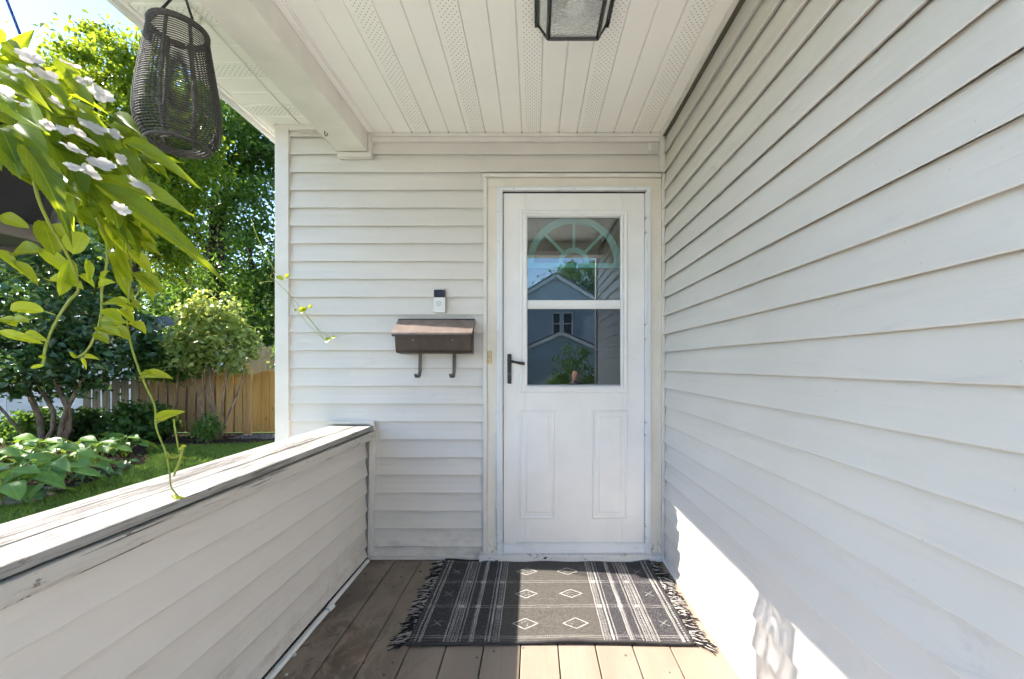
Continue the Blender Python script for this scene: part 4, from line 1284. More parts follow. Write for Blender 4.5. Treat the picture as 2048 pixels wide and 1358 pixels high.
# bark chips
rg = np.random.default_rng(11)
def quads(name, centers, ax, ay, mat, parent=None, kind=None, fold=None):
    "many small leaf blades: centre +- ax (length) and +- ay (width), folded along the middle"
    n = len(centers)
    nz = np.cross(ax, ay); nl = np.linalg.norm(nz, axis=1, keepdims=True)+1e-9; nz = nz/nl
    lift = nz*np.linalg.norm(ay, axis=1, keepdims=True)*(.45 if fold is None else fold)
    V = np.empty((n, 4, 3), np.float32)
    V[:,0] = centers - ax; V[:,1] = centers + ay - ax*.12 + lift; V[:,2] = centers + ax - lift*.6; V[:,3] = centers - ay - ax*.12 + lift
    me = bpy.data.meshes.new(name)
    me.vertices.add(n*4); me.vertices.foreach_set('co', V.reshape(-1))
    me.loops.add(n*6); me.polygons.add(n*2)
    idx = (np.arange(n)*4)[:,None] + np.array([0,1,2,0,2,3])[None,:]
    me.loops.foreach_set('vertex_index', idx.reshape(-1).astype(np.int32))
    me.polygons.foreach_set('loop_start', (np.arange(n*2)*3).astype(np.int32))
    me.polygons.foreach_set('loop_total', np.full(n*2, 3, np.int32))
    me.update(calc_edges=True)
    o = link_mesh(name, me, mat, parent)
    if kind: o['kind'] = kind
    return o
def rnd_dirs(n):
    v = rg.normal(size=(n,3)); return v/np.linalg.norm(v, axis=1, keepdims=True)
# lawn blades
pts = []
while len(pts) < 62000:
    m_n = 40000
    y = 3.1 + (8.8-3.1)*rg.random(m_n)**1.25
    x = -6.6 + 4.9*rg.random(m_n)
    px = VX + x*FPX/y
    ok = (px > -30) & (px < 600) & (x < -1.75)
    for a, b in zip(x[ok], y[ok]):
        if not inbed(a, b): pts.append((a, b))
pts = np.array(pts[:62000]); n = len(pts)
hgt = .028 + .032*rg.random(n)
lean = rg.normal(size=(n,2))*.45
ax = np.stack([lean[:,0]*hgt, lean[:,1]*hgt, hgt], 1)*.5*1.0
q = rg.random(n)*6.283
ay = np.stack([np.cos(q), np.sin(q), np.zeros(n)], 1)*(.0022+.002*rg.random(n))[:,None]
ctr = np.stack([pts[:,0], pts[:,1], np.full(n, GZ)], 1) + ax
o = quads('grass', ctr, ax, ay, leafmat('grass_blade', (.055,.12,.018), (.17,.26,.045), .35, .6, tcol=(.26,.40,.05)), None, 'stuff', .1)
setp(o, 'short mown green lawn between the porch and the flower bed', 'grass')
pts = []
while len(pts) < 5000:
    x = rg.uniform(-9, -4.6); y = rg.uniform(4.0, 8.7)
    if inbed(x, y): pts.append((x, y))
pts = np.array(pts); n = len(pts); q = rg.random(n)*6.283; l_ = (.012+.025*rg.random(n))[:,None]
ax = np.stack([np.cos(q), np.sin(q), rg.normal(size=n)*.3], 1)*l_; ay = np.stack([-np.sin(q), np.cos(q), rg.normal(size=n)*.3], 1)*l_*.35
o = quads('bark_chips', np.stack([pts[:,0], pts[:,1], np.full(n, GZ+.02)], 1), ax, ay, plain('bark_chip', (.085,.055,.038), .9, .5, 40), None, 'stuff'); setp(o, 'loose brown bark chips on the flower bed', 'bark chips')
# edging stones
M_stone = plain('edging_stone', (.22, .19, .155), .85, .25, 12)
for i, (px, py, w_, lab) in enumerate(((20, 1006, .30, 'flat brown edging stone at the near end of the flower bed'), (62, 997, .26, 'pale flat edging stone beside the hosta leaves, second along the bed edge'), (100, 985, .16, 'small edging stone under the front hosta leaf'))):
    Y_ = FPX*(CAMZ-GZ)/(py-VY); c = P(px, py, Y_)
    r_ = random.Random(i); n = 11
    ring = [(c.x+w_*(.8+.3*r_.random())*math.cos(2*PI*k/n), c.y+w_*.45*(.8+.3*r_.random())*math.sin(2*PI*k/n)) for k in range(n)]
    vs = [(a, b, GZ) for a, b in ring] + [(c.x+(a-c.x)*.9, c.y+(b-c.y)*.9, GZ+.055+r_.uniform(-.01,.01)) for a, b in ring]
    o = MB().add(vs, [(k, (k+1) % n, (k+1) % n+n, k+n) for k in range(n)] + [tuple(range(n, 2*n))]).build('edging_stone', M_stone, None, .012)
    setp(o, lab, 'stone', 'stones edging the flower bed')
# ================================================================== trees and shrubs
def limb_tube(b, p0, p1, r0, r1, rr, sag=.12, seg=6, n=6):
    p0, p1 = Vector(p0), Vector(p1); d = (p1-p0).length
    o = Vector((rr.uniform(-1,1), rr.uniform(-1,1), rr.uniform(-.2,1)))*d*sag
    pts = [p0.lerp(p1, i/(n-1)) + o*math.sin(PI*i/(n-1)) for i in range(n)]
    b.tube(pts, [r0+(r1-r0)*(i/(n-1))**.8 for i in range(n)], seg)
def foliage(name, parent, mat, lobes, nclump, per, size, clump_r, seed, shell=.55, up=.5, flat=.7):
    "leaf blades in clumps spread through ellipsoid lobes"
    g = np.random.default_rng(seed)
    wts = np.array([l[1][0]*l[1][1]*l[1][2] for l in lobes]); wts = wts**.75; wts /= wts.sum()
    cs = []; C_ = []
    for li, (c, r_) in enumerate(lobes):
        k = max(1, int(nclump*wts[li]))
        d = g.normal(size=(k,3)); d /= np.linalg.norm(d, axis=1, keepdims=True)
        rad = (shell + (1-shell)*g.random((k,1))**.6)*(.85+.25*g.random((k,1)))
        C_.append(np.array(c) + d*rad*np.array(r_))
    C_ = np.concatenate(C_)
    k = len(C_)
    cr = clump_r*(.6+.8*g.random(k))
    cnt = np.maximum(4, (per*(.5+g.random(k))).astype(int))
    rep = np.repeat(np.arange(k), cnt); n = len(rep)
    off = g.normal(size=(n,3))*np.array([1,1,flat])*.5
    ctr = C_[rep] + off*cr[rep][:,None]
    nrm = g.normal(size=(n,3))*.75 + np.array([0,0,up]) + off*.6
    nrm /= np.linalg.norm(nrm, axis=1, keepdims=True)
    t = g.normal(size=(n,3)) + np.array([0,0,-.35]); t -= nrm*(t*nrm).sum(1, keepdims=True); t /= np.linalg.norm(t, axis=1, keepdims=True)+1e-9
    s = (size*(.6+.8*g.random(n)))[:,None]
    quads(name, ctr, t*s*.5, np.cross(nrm, t)*s*.31, mat, parent)
    return C_
def make_tree(name, label, cat, base, lobes, nclump, per, size, clump_r, seed, lmat, bmat, stems, r0, fork_z, nlimb=14, group=None, **kw):
    o = thing(name, label, cat, base, group)
    C_ = foliage('crown', o, lmat, lobes, nclump, per, size, clump_r, seed, **kw)
    rr = random.Random(seed); b = MB()
    forks = []
    for (bx, by, tx, ty, tz, rs_) in stems:
        p0 = Vector((bx, by, base[2]-.05)); p1 = Vector((tx, ty, tz))
        n = 8
        w = Vector((rr.uniform(-1,1), rr.uniform(-1,1), 0))*(p1-p0).length*.05
        pts = [p0.lerp(p1, i/(n-1)) + w*math.sin(2.4*PI*i/(n-1)) for i in range(n)]
        b.tube(pts, [rs_*(1.25 - .65*i/(n-1)) if i else rs_*1.45 for i in range(n)], 9)
        forks += [(pts[k], rs_*(1.25-.65*k/(n-1))) for k in (4, 5, 6, 7)]
    idx = list(range(len(C_))); rr.shuffle(idx)
    for i in idx[:nlimb]:
        c = Vector(C_[i]); f, fr = min(forks, key=lambda q: (q[0]-c).length + rr.uniform(0,.6))
        limb_tube(b, f, c, fr*.5, fr*.10, rr)
    b.build('trunk', bmat, o, smooth=True)
    return o
BK = barkmat('dark_bark', (.055, .045, .038)); BK2 = barkmat('tan_bark', (.24, .175, .125))
L_maple = leafmat('maple_leaf', (.045,.10,.012), (.13,.21,.022), .48, .45, tcol=(.55,.68,.04))
L_dark = leafmat('dark_maple_leaf', (.034,.095,.018), (.10,.175,.032), .42, .42, tcol=(.20,.36,.04))
L_deep = leafmat('shade_leaf', (.018,.050,.014), (.045,.095,.024), .34, .40, tcol=(.10,.20,.03))
L_lilac = leafmat('lilac_leaf', (.024,.064,.022), (.055,.12,.04), .28, .30, tcol=(.13,.24,.04), spec=.6)
L_pale = leafmat('pale_shrub_leaf', (.12,.185,.045), (.29,.36,.10), .40, .38, tcol=(.60,.66,.12), spec=.6)
L_fresh = leafmat('fresh_leaf', (.030,.085,.016), (.075,.15,.03), .35, .4, tcol=(.25,.40,.05))

GB = GZ
make_tree('maple_tree', 'tall sunlit yellow green maple rising against the sky', 'tree', (-13.0, 13.2, GB),
          [((-13.3,13.2,8.2),(2.3,2.1,2.7)), ((-14.6,13.0,7.0),(1.3,1.3,2.0)), ((-11.7,13.4,7.0),(1.5,1.4,2.4)), ((-13.3,13.2,5.0),(2.2,2.0,1.8)), ((-13.9,13.2,10.4),(.5,.5,1.1)), ((-12.9,13.1,10.9),(.5,.5,1.0)), ((-14.9,13.2,9.3),(.5,.5,1.3)), ((-11.9,13.3,10.3),(.6,.5,1.2)), ((-12.3,13.2,9.2),(.9,.8,1.2))],
          330, 125, .15, .55, 31, L_maple, BK, [(-13.0,13.2,-13.1,13.2,7.5,.17),(-13.1,13.2,-12.2,13.4,6.5,.12)], .17, 3, 34)
make_tree('maple_tree', 'dark green maple with forked black trunks behind the wooden gate', 'tree', (-12.6, 17.0, GB),
          [((-10.0,17.0,6.4),(2.2,2.3,4.6)), ((-13.6,17.2,9.2),(2.6,2.2,2.4)), ((-11.8,17.2,10.6),(2.8,2.4,2.2)), ((-14.0,17.2,3.6),(1.3,1.6,1.8)), ((-10.2,17.0,3.0),(1.9,1.8,2.0)), ((-12.2,17.6,4.0),(1.4,1.6,1.3))],
          340, 110, .17, .75, 32, L_dark, BK, [(-12.9,17.0,-13.7,17.0,8.0,.17),(-12.8,17.1,-12.9,17.1,8.5,.19),(-12.5,17.0,-12.4,17.0,8.6,.18),(-11.6,17.3,-11.4,17.3,6.0,.15)], .18, 4, 30)
make_tree('shade_tree', 'deep green tree crown far behind the pale leaved shrub', 'tree', (-16.5, 22.5, GB),
          [((-16.8,22.5,5.0),(3.2,2.6,4.6)), ((-12.5,23.0,4.4),(2.8,2.4,4.2)), ((-15.0,22.5,2.0),(5.0,1.8,2.2))], 230, 95, .22, .95, 33, L_deep, BK, [(-16.5,22.5,-16.6,22.5,6,.25),(-12.6,23,-12.5,23,6,.2)], .25, 3, 16)
make_tree('shade_tree', 'deep green tree crown behind the white neighbouring house', 'tree', (-25.0, 20.0, GB),
          [((-24.5,20.0,5.4),(4.2,2.6,3.6)), ((-20.6,20.5,4.4),(2.6,2.4,4.0))], 190, 95, .22, .95, 34, L_dark, BK, [(-24.5,20,-24.5,20,6,.25)], .25, 3, 12)
make_tree('shade_tree', 'broad tree just outside the view that shades the lawn', 'tree', (-12.8, 5.3, GB),
          [((-12.6,5.6,7.6),(2.2,2.0,1.9)), ((-13.2,4.6,6.4),(1.6,1.4,1.4)), ((-11.4,6.1,6.3),(1.2,1.0,1.0))], 90, 75, .16, .6, 35, L_maple, BK, [(-12.8,5.3,-12.6,5.5,7.0,.2)], .2, 3, 14)
make_tree('shade_tree', 'wide green tree far beyond the white house, out past the photo edge', 'tree', (-34, 14, GB),
          [((-34,14,4.6),(4.5,3.5,4.4)), ((-29,17,3.8),(3.2,3.0,3.6))], 130, 80, .26, 1.0, 42, L_dark, BK, [(-34,14,-34,14,5,.25)], .25, 3, 8)
make_tree('shade_tree', 'wide green tree at the far side of the lawn, out past the photo edge', 'tree', (-36, 3, GB),
          [((-36,3,4.4),(4.5,4.5,4.2)), ((-37,-4,3.6),(3.5,3.5,3.4))], 130, 80, .26, 1.0, 43, L_dark, BK, [(-36,3,-36,3,5,.25)], .25, 3, 8)
# shrubs in front of the fence
make_tree('lilac_shrub', 'tall dark leaved shrub with bare forked trunks before the white house', 'shrub', (-8.6, 7.6, GB),
          [((-8.5,7.6,2.2),(1.35,.95,1.15)), ((-9.5,7.6,1.3),(.8,.7,.75)), ((-7.7,7.6,1.5),(.75,.7,.9)), ((-8.7,7.5,1.05),(1.1,.7,.5)), ((-8.0,7.5,2.9),(.8,.7,.6))],
          230, 40, .125, .30, 36, L_lilac, BK2, [(-8.85,7.62,-9.15,7.6,1.6,.045),(-8.80,7.60,-8.75,7.65,1.9,.034),(-8.42,7.55,-8.45,7.6,2.0,.042),(-8.40,7.52,-7.75,7.55,2.0,.032),(-8.95,7.6,-9.9,7.5,.95,.024)], .05, .6, 26, up=.7)
make_tree('pale_shrub', 'pale yellow green leafy shrub with thin spreading stems before the fence', 'shrub', (-6.12, 8.15, GB),
          [((-6.25,8.15,1.60),(.62,.55,.68)), ((-5.75,8.15,1.50),(.36,.4,.48)), ((-6.55,8.1,1.40),(.38,.4,.42)), ((-6.1,8.1,2.15),(.42,.4,.28))],
          170, 30, .105, .18, 37, L_pale, BK2, [(-6.15,8.15,-6.65,8.1,1.2,.018),(-6.1,8.15,-6.35,8.1,1.4,.016),(-6.1,8.12,-6.15,8.1,1.5,.018),(-6.05,8.12,-5.8,8.1,1.4,.018),(-6.0,8.15,-5.45,8.1,1.3,.02)], .02, .5, 16, up=.7)
make_tree('green_shrub', 'loose light green shrub left of the pale leaved shrub', 'shrub', (-7.15, 8.3, GB),
          [((-7.2,8.3,1.25),(.58,.45,.45))], 90, 30, .10, .2, 38, L_fresh, BK2, [(-7.15,8.3,-7.2,8.3,1.2,.018),(-7.1,8.3,-6.9,8.25,.9,.014)], .02, .5, 8, up=.6)
make_tree('low_shrub', 'low dark green bush at the foot of the fence', 'shrub', (-7.25, 8.05, GB),
          [((-7.35,8.05,.02),(.46,.4,.42))], 85, 30, .075, .16, 39, leafmat('low_shrub_leaf', (.02,.065,.014), (.05,.115,.022), .3, .4, tcol=(.16,.30,.04)), BK2, [(-7.25,8.05,-7.25,8.05,.1,.015)], .02, .1, 6)
make_tree('small_shrub', 'small bright green bush beside the thin shrub stems', 'shrub', (-6.02, 7.8, GB),
          [((-6.02,7.8,-.02),(.20,.18,.26))], 34, 24, .06, .10, 40, L_fresh, BK2, [(-6.02,7.8,-6.02,7.8,.0,.012)], .01, .1, 4)
make_tree('fence_sapling', 'small leafy sapling beside the house corner above the tall fence', 'shrub', (-5.3, 9.4, GB),
          [((-5.42,9.4,1.30),(.28,.3,.42))], 26, 24, .075, .14, 41, L_fresh, BK2, [(-5.4,9.4,-5.42,9.4,1.3,.012)], .01, .1, 4)

for i, (x_, y_, r_, lab) in enumerate(((-9.35,7.95,.50,'dark leafy undergrowth behind the hostas by the white house wall'),(-8.55,8.15,.42,'dark low plant behind the hostas between the shrub trunks'),(-7.85,8.2,.42,'dark low plant behind the hostas before the weathered fence'))):
    make_tree('undergrowth_plant', lab, 'plant', (x_, y_, GB), [((x_, y_, -.08),(r_,r_*.7,.30))], 70, 26, .10, .16, 90+i, L_deep if i else L_dark, BK2, [(x_,y_,x_,y_,-.02,.012)], .01, .1, 4, group='undergrowth behind the hostas')
# ---------------------------------------------------------------- hostas
M_host = veined('hosta_leaf', (.05,.135,.018), (.15,.27,.04), (.36,.54,.06), .3, .48, side=7)
M_host2 = veined('groundcover_leaf', (.04,.095,.03), (.075,.15,.05), (.20,.32,.06), .25, .4, side=6)
HM = [leaf_mesh('hosta_leaf', 'ovate', M_host, f, c, .03, 0, s, 9) for f, c, s in ((.25,.15,51),(.35,.28,52),(.15,.35,53))]
HM2 = [leaf_mesh('groundcover_leaf', 'heart', M_host2, f, c, .03, 0, s, 8) for f, c, s in ((.2,.2,61),(.3,.4,62))]
rh = random.Random(77)
def gpt(px, py):
    Y_ = FPX*(CAMZ-GZ)/(py-VY); return Vector(((px-VX)*Y_/FPX, Y_, GZ))
hs = [(12,1012,1.1,'front hosta clump at the photo edge by the edging stones'),(92,992,1.05,'broad hosta clump behind the pale edging stone'),(38,978,1.0,'hosta clump behind the edging stones, second row from the lawn'),
      (150,962,.95,'hosta clump with broad leaves at the middle of the bed edge'),(104,952,1.0,'hosta clump in the middle of the bed, below the shrub trunks'),(40,945,1.0,'hosta clump below the bare horizontal shrub branch'),
      (-15,960,1.0,'hosta clump cut off by the photo edge, in the second row'),(200,930,.95,'hosta clump before the weathered fence boards'),(150,922,.95,'hosta clump in front of the tan forked trunk'),
      (86,922,1.0,'hosta clump in front of the curved brown trunk'),(248,915,.9,'hosta clump at the far bed end beside the lawn'),(205,905,.9,'hosta clump at the back of the bed near the fence gap'),(20,925,1.0,'hosta clump at the back of the bed by the white house wall')]
for px, py, k_, lab in hs:
    c = gpt(px, py)
    h_ = thing('hosta', lab, 'hosta', c, 'hostas in the flower bed')
    nl = 13
    for i in range(nl):
        q = 2*PI*i*.382 + rh.uniform(-.2,.2); ring = i/nl
        k2 = rh.uniform(.72, 1.2); rad = (.06 + .22*ring)*k_; hh = (.34 - .20*ring + rh.uniform(-.04,.04))*k_
        b_ = c + Vector((math.cos(q)*rad, math.sin(q)*rad, hh))
        L = rh.uniform(.20,.27)*k_*k2
        t_ = b_ + Vector((math.cos(q)*L, math.sin(q)*L, -L*(.02+.38*ring)))
        put_leaf(h_, rh.choice(HM), b_, t_, Vector((math.cos(q)*.15, math.sin(q)*.15 - .3, 1)), L*rh.uniform(.60,.72))
        if i % 2 == 0:
            MB().tube([c + Vector((math.cos(q)*.02, math.sin(q)*.02, 0)), c + Vector((math.cos(q)*rad*.6, math.sin(q)*rad*.6, hh*.75)), b_], .005, 5).build('petiole', M_stem, h_, smooth=True)
gcs = [(170,965,'low patch of heart shaped groundcover at the bed edge, nearest the camera'),(205,957,'small groundcover plant with heart shaped leaves in the middle of the bed edge'),(232,946,'small leafy groundcover plant near the far bed end'),(252,935,'sparse groundcover sprig at the corner of the bed by bare mulch'),(66,1008,'tiny lime groundcover sprig among the edging stones')]
for px, py, lab in gcs:
    c = gpt(px, py)
    h_ = thing('groundcover_plant', lab, 'plant', c, 'groundcover plants at the bed edge')
    for i in range(14):
        q = rh.uniform(0, 6.28); rad = rh.uniform(.02,.16); hh = rh.uniform(.04,.15)
        b_ = c + Vector((math.cos(q)*rad, math.sin(q)*rad, hh)); L = rh.uniform(.06,.10)
        t_ = b_ + Vector((math.cos(q)*L, math.sin(q)*L, -L*rh.uniform(.1,.5)))
        put_leaf(h_, rh.choice(HM2), b_, t_, Vector((0, -.3, 1)), L*.8)
# ---------------------------------------------------------------- fences
M_cedar = woodmat('fresh_cedar', (.46,.26,.09), (.58,.36,.15), 2)
M_oldw = woodmat('grey_fence_wood', (.26,.20,.145), (.40,.32,.24), 2)
M_midw = woodmat('brown_fence_wood', (.32,.20,.10), (.44,.29,.16), 2)
def board(parent, x, w, y, z0, z1, mat, ear=.03, th=.02, name='board'):
    prof = [(x, z0), (x+w, z0), (x+w, z1-ear), (x+w-ear, z1), (x+ear, z1), (x, z1-ear)]
    return MB().prism(prof, lambda u, v, t: (u, y+th*t, v)).build(name, mat, parent, .002)
FY = 8.80
FE = thing('garden_fence', 'low wooden garden fence of spaced boards behind the shrubs', 'fence', (-7.6, FY, GZ))
x = (166-VX)*FY/FPX; i = 0; rfn = random.Random(9)
while x < (486-VX)*FY/FPX:
    new = x > (425-VX)*FY/FPX
    board(FE, x+rfn.uniform(-.006,.006), .152, FY+rfn.uniform(-.004,.004), GZ+.03+rfn.uniform(-.02,.03), .84+rfn.uniform(-.015,.015)+(.16 if x > (262-VX)*FY/FPX else 0), M_cedar if new else (M_midw if x > (262-VX)*FY/FPX else M_oldw), .004)
    x += .197
x = (262-VX)*FY/FPX
while x < (484-VX)*FY/FPX:
    board(FE, x+.09, .15, FY+.075, GZ+.03, .98, M_oldw if x < (415-VX)*FY/FPX else M_cedar, .004); x += .197
for z in (-.12, .62):
    box('rail', M_oldw, FE, (150-VX)*FY/FPX, (490-VX)*FY/FPX, FY+.026, FY+.064, z, z+.09, .003)
box('post', M_cedar, FE, (487-VX)*FY/FPX, (495-VX)*FY/FPX, FY-.02, FY+.07, GZ-.02, 1.15, .004)
box('post', M_cedar, FE, (496-VX)*FY/FPX, (503.5-VX)*FY/FPX, FY-.03, FY+.06, GZ-.02, 1.02, .004)
GA = thing('garden_gate', 'honey coloured wooden garden gate with a rounded top corner', 'gate', (-5.5, FY, GZ))
M_gate = woodmat('honey_cedar', (.50,.26,.065), (.62,.36,.11), 2)
gx0, gx1 = (505.5-VX)*FY/FPX, (572-VX)*FY/FPX
w_ = (gx1-gx0)/4
gtops = [(.88,.965),(.975,.985),(.985,.985),(.985,.98)]
for i in range(4):
    xa, xb = gx0+i*w_+.004, gx0+(i+1)*w_-.004
    z0_, z1_ = gtops[i]
    prof = [(xa, GZ+.05), (xb, GZ+.05), (xb, z1_), ((xa+xb)/2, (z0_+z1_)/2+.015), (xa+.02, z0_+.03 if i == 0 else z0_), (xa, z0_)]
    MB().prism(prof, lambda u, v, t: (u, FY+.02*t, v)).build('board', M_gate, GA, .003)
for z in (-.05, .62): box('rail', M_cedar, GA, gx0+.01, gx1-.01, FY+.022, FY+.055, z, z+.085, .003)
TF = thing('tall_fence', 'taller tan wooden fence with pointed board tops behind the gate', 'fence', (-6.2, 10.3, GZ))
FT = 10.3; x = (498-VX)*FT/FPX
M_tan = woodmat('tan_fence_wood', (.50,.35,.20), (.64,.47,.29), 2)
while x < (600-VX)*FT/FPX:
    board(TF, x, .135, FT+rfn.uniform(-.003,.003), GZ+.03, 1.555+rfn.uniform(-.01,.01), M_tan, .028); x += .141
box('rail', M_tan, TF, (498-VX)*FT/FPX, (600-VX)*FT/FPX, FT+.026, FT+.06, 1.1, 1.19, .003)
box('top_wire', M_screw, TF, (498-VX)*FT/FPX, (600-VX)*FT/FPX, FT+.03, FT+.036, 1.585, 1.591, 0)
# gravel by the gate
pts = np.stack([rg.uniform(-5.9,-4.9,900), rg.uniform(8.15,8.7,900)], 1); n = len(pts); q = rg.random(n)*6.28; l_ = (.008+.012*rg.random(n))[:,None]
ax = np.stack([np.cos(q), np.sin(q), .4*rg.normal(size=n)],1)*l_; ay = np.stack([-np.sin(q), np.cos(q), .4*rg.normal(size=n)],1)*l_*.7
o = quads('gravel', np.stack([pts[:,0], pts[:,1], np.full(n, GZ+.02)],1), ax, ay, plain('grey_gravel', (.22,.21,.2), .8, .4, 30), None, 'stuff'); setp(o, 'grey gravel in front of the garden gate', 'gravel')

# ---------------------------------------------------------------- white neighbour house
M_wsid = plain('white_siding', (.70,.685,.66), .5, .05, 3)
NH = thing('neighbour_house', 'white clapboard neighbouring house behind the dark leaved shrub', 'house', (-13, 10.9, GZ))
NY = 10.6
box('wall', M_wsid, NH, -20, -10.3, NY+.03, NY+5, GZ-.05, 1.85)
zz = GZ + .1
fn_ = lambda s, n, z: (s, NY + .03 - n*1.6, z)
while zz < 1.75:
    siding_course('siding_board', NH, M_wsid, fn_, -18.5, -10.31, zz, .15, nseg=3); zz += .15
MB().prism([(NY-.30, 1.80), (NY+2.4, 2.5), (NY+2.4, 2.60), (NY-.30, 1.90)], lambda u, v, t: (-20.3+10.15*t, u, v)).build('roof', M_shingle, NH)
box('eave_board', M_wsid, NH, -20.3, -10.15, NY-.322, NY-.302, 1.78, 1.92, .004)
frm = MB(); frame(frm, -13.2, -12.3, GZ+.1, 1.7, .07, NY-.03, NY+.01); frm.build('door_trim', M_white, NH, .004)
box('door_panel', M_wsid, NH, -13.13, -12.37, NY-.015, NY+.012, GZ+.17, 1.63, .004)
# ================================================================== across the street (seen in the door glass)
M_bsid = plain('blue_grey_siding', (.42,.48,.53), .6, .06, 2)
M_btrim = plain('pale_trim', (.62,.64,.65), .5, .04)
M_win = plain('window_glass_dark', (.02,.022,.026), .08, .1)
AY = -25.0
GA_ = -.9
AH = thing('facing_house', 'blue grey gabled house across the street, mirrored in the door glass', 'house', (1.6, AY, GA_))
hx, hw, pk, sl_ = 1.55, 4.6, 7.36, .60
ez = pk - sl_*hw
MB().prism([(hx-hw, GA_-.05), (hx+hw, GA_-.05), (hx+hw, ez), (hx, pk), (hx-hw, ez)], lambda u, v, t: (u, AY-8*t, v)).build('wall', M_bsid, AH)
z = GA_ + .1
while z < pk-.25:
    half = hw if z+.2 < ez else (pk - z - .2)/sl_
    if half > .15: siding_course('siding_board', AH, M_bsid, lambda s, n, zz_: (s, AY + n*2.2, zz_), hx-half, hx+half, z, .2, nseg=2)
    z += .2
for sg in (-1, 1):
    p0 = Vector((hx, 0, pk)); p1 = Vector((hx+sg*(hw+.4), 0, pk-sl_*(hw+.4)))
    d = (p1-p0); n_ = Vector((-d.z, 0, d.x)).normalized(); n_ = n_ if n_.z > 0 else -n_
    c = (p0+p1)/2 + Vector((0, AY+.10, 0))
    MB().obox(c + n_*.02, d/2, (0,.16,0), n_*.11).build('barge_board', M_btrim, AH)
    MB().obox((p0+p1)/2 + Vector((0, AY-4, 0)) + n_*.17, d/2, (0,4.3,0), n_*.05).build('roof', M_shingle, AH)
for x0, x1 in ((1.36, 1.80), (2.08, 2.64)):
    w = thing('window', None, None); w.parent = AH; w.location = Vector((0,0,0)) - wloc(AH)
    fb2 = MB(); frame(fb2, x0-.09, x1+.09, 3.2, 4.82, .09, AY+.02, AY+.10); fb2.box(x0, x1, AY+.03, AY+.08, 3.97, 4.05); fb2.build('window_frame', M_btrim, w)
    MB().box(x0, x1, AY+.03, AY+.05, 3.3, 4.72).build('pane', M_win, w)
AG = thing('facing_garage', 'low gabled garage front of the facing house, mirrored in the door glass', 'garage', (1.7, AY+3, GA_))
gy_ = AY + 2.6; gpk = 3.12; gw = 4.2; gs = .44; gez = gpk - gs*gw
MB().prism([(1.75-gw, GA_-.05), (1.75+gw, GA_-.05), (1.75+gw, gez), (1.75, gpk), (1.75-gw, gez)], lambda u, v, t: (u, gy_-2.5*t, v)).build('wall', M_bsid, AG)
for sg in (-1, 1):
    p0 = Vector((1.75, 0, gpk)); p1 = Vector((1.75+sg*(gw+.3), 0, gpk-gs*(gw+.3))); d = p1-p0
    n_ = Vector((-d.z, 0, d.x)).normalized(); n_ = n_ if n_.z > 0 else -n_
    MB().obox((p0+p1)/2 + Vector((0, gy_+.08, 0)) + n_*.02, d/2, (0,.12,0), n_*.10).build('barge_board', M_btrim, AG)
    MB().obox((p0+p1)/2 + Vector((0, gy_-1.2, 0)) + n_*.16, d/2, (0,1.4,0), n_*.04).build('roof', M_shingle, AG)
MB().box(-.6, 1.9, gy_+.01, gy_+.05, GA_, 1.5).build('garage_door', plain('garage_door_paint', (.40,.42,.44), .5), AG)
# unseen concrete slab, added to bounce light into the porch
dxs = np.linspace(-6.0, 6.5, 3); dys = np.concatenate([np.linspace(-12.4, -1.5, 12), [-.7]])
vs = [(float(x), float(y), ground_h(x, y)+.012) for y in dys for x in dxs]
o = MB().add(vs, [(j*3+i, j*3+i+1, (j+1)*3+i+1, (j+1)*3+i) for j in range(len(dys)-1) for i in range(2)]).build('bounce_slab', plain('bounce_slab_concrete', (.62,.59,.54), .85, .12, 4), None)
setp(o, 'unseen pale concrete slab added to bounce light into the porch', 'bounce_slab', kind='structure')
# street
o = MB().box(-60, 60, -17.5, -12.5, -1.2, -.862).build('street', plain('asphalt', (.06,.06,.062), .9, .2, 8), None); setp(o, 'grey asphalt street in front of the house', 'street', kind='structure')
make_tree('street_tree', 'leafy tree behind the facing house, mirrored in the door glass', 'tree', (4.5, -36, GA_),
          [((4.6,-36,9.0),(2.4,2.0,2.3)), ((2.4,-36,8.2),(1.6,1.5,1.5)), ((7.5,-36,8.0),(2.2,2.0,2.2)), ((5.6,-36,6.2),(3.6,2.0,2.4))], 150, 80, .3, .9, 71, L_dark, BK, [(4.5,-36,4.6,-36,8,.25)], .25, 3, 14)
make_tree('street_shrub', 'round leafy bush in the front yard, mirrored in the door glass', 'shrub', (1.35, -9.5, GA_+.05),
          [((1.35,-9.5,.85),(.75,.6,.95)), ((.8,-9.5,.3),(.5,.5,.6)), ((1.9,-9.5,.4),(.5,.5,.6))], 90, 30, .10, .22, 72, L_fresh, BK2, [(1.35,-9.5,1.35,-9.5,.8,.03)], .03, .4, 8)
# person standing in the front yard
PE = thing('person', 'person in a dark patterned shirt in the front yard, mirrored in the door glass', 'person', (.95, -4.85, -.79))
def skin_body(name, chain, mat, parent):
    me = bpy.data.meshes.new(name)
    vs = [c[0] for c in chain]; es = [(i, c[1]) for i, c in enumerate(chain) if c[1] is not None]
    me.from_pydata([tuple(v) for v in vs], es, []); me.update()
    o = bpy.data.objects.new(name, me); COL.objects.link(o)
    m = o.modifiers.new('skin', 'SKIN')
    for i, c in enumerate(chain):
        sv = me.skin_vertices[0].data[i]; sv.radius = c[2] if isinstance(c[2], tuple) else (c[2], c[2]); sv.use_root = (i == 0)
    s = o.modifiers.new('sub', 'SUBSURF'); s.levels = 2; s.render_levels = 2
    for p in me.polygons: p.use_smooth = True
    me.materials.append(mat)
    return adopt(o, parent)
bx, by, bz0 = .95, -4.85, -.79
H = 1.80
def q_(x, y, z): return Vector((bx + x, by + y, bz0 + z*H))
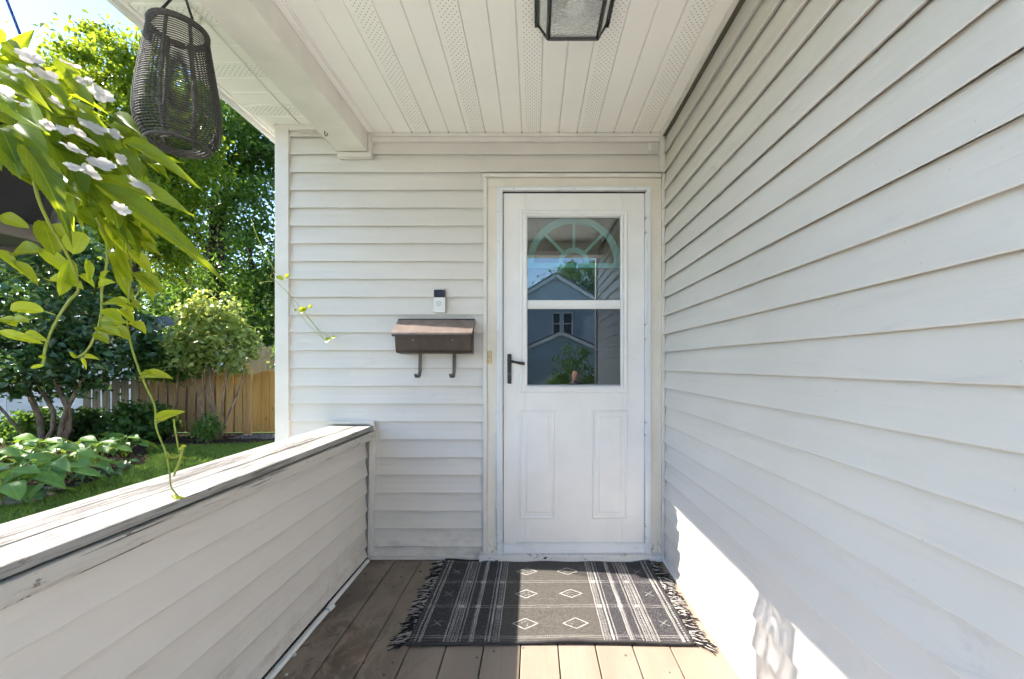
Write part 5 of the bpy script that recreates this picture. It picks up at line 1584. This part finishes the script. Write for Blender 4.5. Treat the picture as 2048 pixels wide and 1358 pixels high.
def bodymat():
    m = Mat('person_surface', .8, .2); p = m.pos()
    z = (p[2] - bz0)/H
    v_ = m.vor((38, 38, 20)).lt(.42)
    shirt = m.mix(v_, (.03,.028,.035), (.33,.30,.30))
    side = (p[0] - bx).abs()
    skin = (.46,.28,.20)
    col = m.mix(z.gt(.53), (.06,.06,.075), shirt)
    col = m.mix(z.gt(.86), col, skin)
    col = m.mix((z.lt(.64))*side.gt(.20), col, skin)
    col = m.mix(z.lt(.04), col, (.03,.03,.03))
    m.color(col); return m.m
ch = [(q_(0,0,.53), None, (.15,.105)), (q_(0,0,.62), 0, (.135,.10)), (q_(0,.005,.74), 1, (.165,.11)), (q_(0,0,.81), 2, (.12,.085)), (q_(0,.005,.86), 3, (.055,.06)), (q_(0,.02,.895), 4, (.07,.085)), (q_(0,.02,.94), 5, (.082,.098)), (q_(0,.01,.985), 6, (.06,.075))]
for sg in (-1, 1):
    n0 = len(ch)
    ch += [(q_(sg*.175,0,.795), 3, .062), (q_(sg*.225,-.01,.64), n0, .047), (q_(sg*.19,.13,.56), n0+1, .036), (q_(sg*.15,.19,.575), n0+2, (.022,.038))]
    n1 = len(ch)
    ch += [(q_(sg*.095,0,.48), 0, .088), (q_(sg*.10,.015,.28), n1, .062), (q_(sg*.105,-.01,.05), n1+1, .043), (q_(sg*.115,.10,.018), n1+2, (.042,.028))]
skin_body('body', ch, bodymat(), PE)
M_skin = plain('skin_tone', (.46,.28,.20), .6, .05)
for sg in (-1, 1):
    hp_ = q_(sg*.145,.20,.578)
    for k in range(4):
        b0 = hp_ + Vector((sg*(.012-.012*k)*1.0, .01, .012-.004*k)); MB().tube([b0, b0+Vector((-sg*.012,.04,.004)), b0+Vector((-sg*.03,.058,-.008))], [.0085,.0078,.006], 6).build('finger', M_skin, PE, smooth=True)
    b0 = hp_ + Vector((-sg*.018,-.005,.012)); MB().tube([b0, b0+Vector((-sg*.022,.02,.018)), b0+Vector((-sg*.03,.045,.016))], [.0095,.0085,.0065], 6).build('thumb', M_skin, PE, smooth=True)
    MB().lathe([(.0005,-.011),(.008,-.008),(.011,0),(.008,.008),(.0005,.011)], q_(sg*.033,.103,.935), 8).build('eye', plain('eye_dark', (.05,.04,.035), .2), PE, smooth=True)
    MB().lathe([(.0005,-.032),(.010,-.024),(.014,0),(.012,.02),(.0005,.032)], q_(sg*.084,.012,.93), 8).build('ear', M_skin, PE, smooth=True)
MB().tube([q_(0,.108,.942), q_(0,.124,.918), q_(0,.112,.912)], [.009,.015,.008], 8).build('nose', M_skin, PE, smooth=True)
MB().tube([q_(-.026,.098,.893), q_(0,.108,.892), q_(.026,.098,.893)], [.003,.006,.003], 6).build('mouth', plain('lip_tone', (.35,.16,.13), .5), PE, smooth=True)
hr = MB(); vs = []; fs = []
for j in range(7):
    t = j/6*1.15
    for i in range(20):
        a_ = 2*PI*i/20; cut = 1.0 if math.sin(a_) < .35 else .62
        e_ = t*cut
        vs.append(q_(.089*math.sin(e_)*math.cos(a_), .012 + .104*math.sin(e_)*math.sin(a_), .945 + .054*math.cos(e_)))
for j in range(6):
    for i in range(20): fs.append((j*20+i, j*20+(i+1) % 20, (j+1)*20+(i+1) % 20, (j+1)*20+i))
hr.add(vs, fs).build('hair', plain('short_hair', (.10,.07,.05), .7, .2, 60), PE, smooth=True)
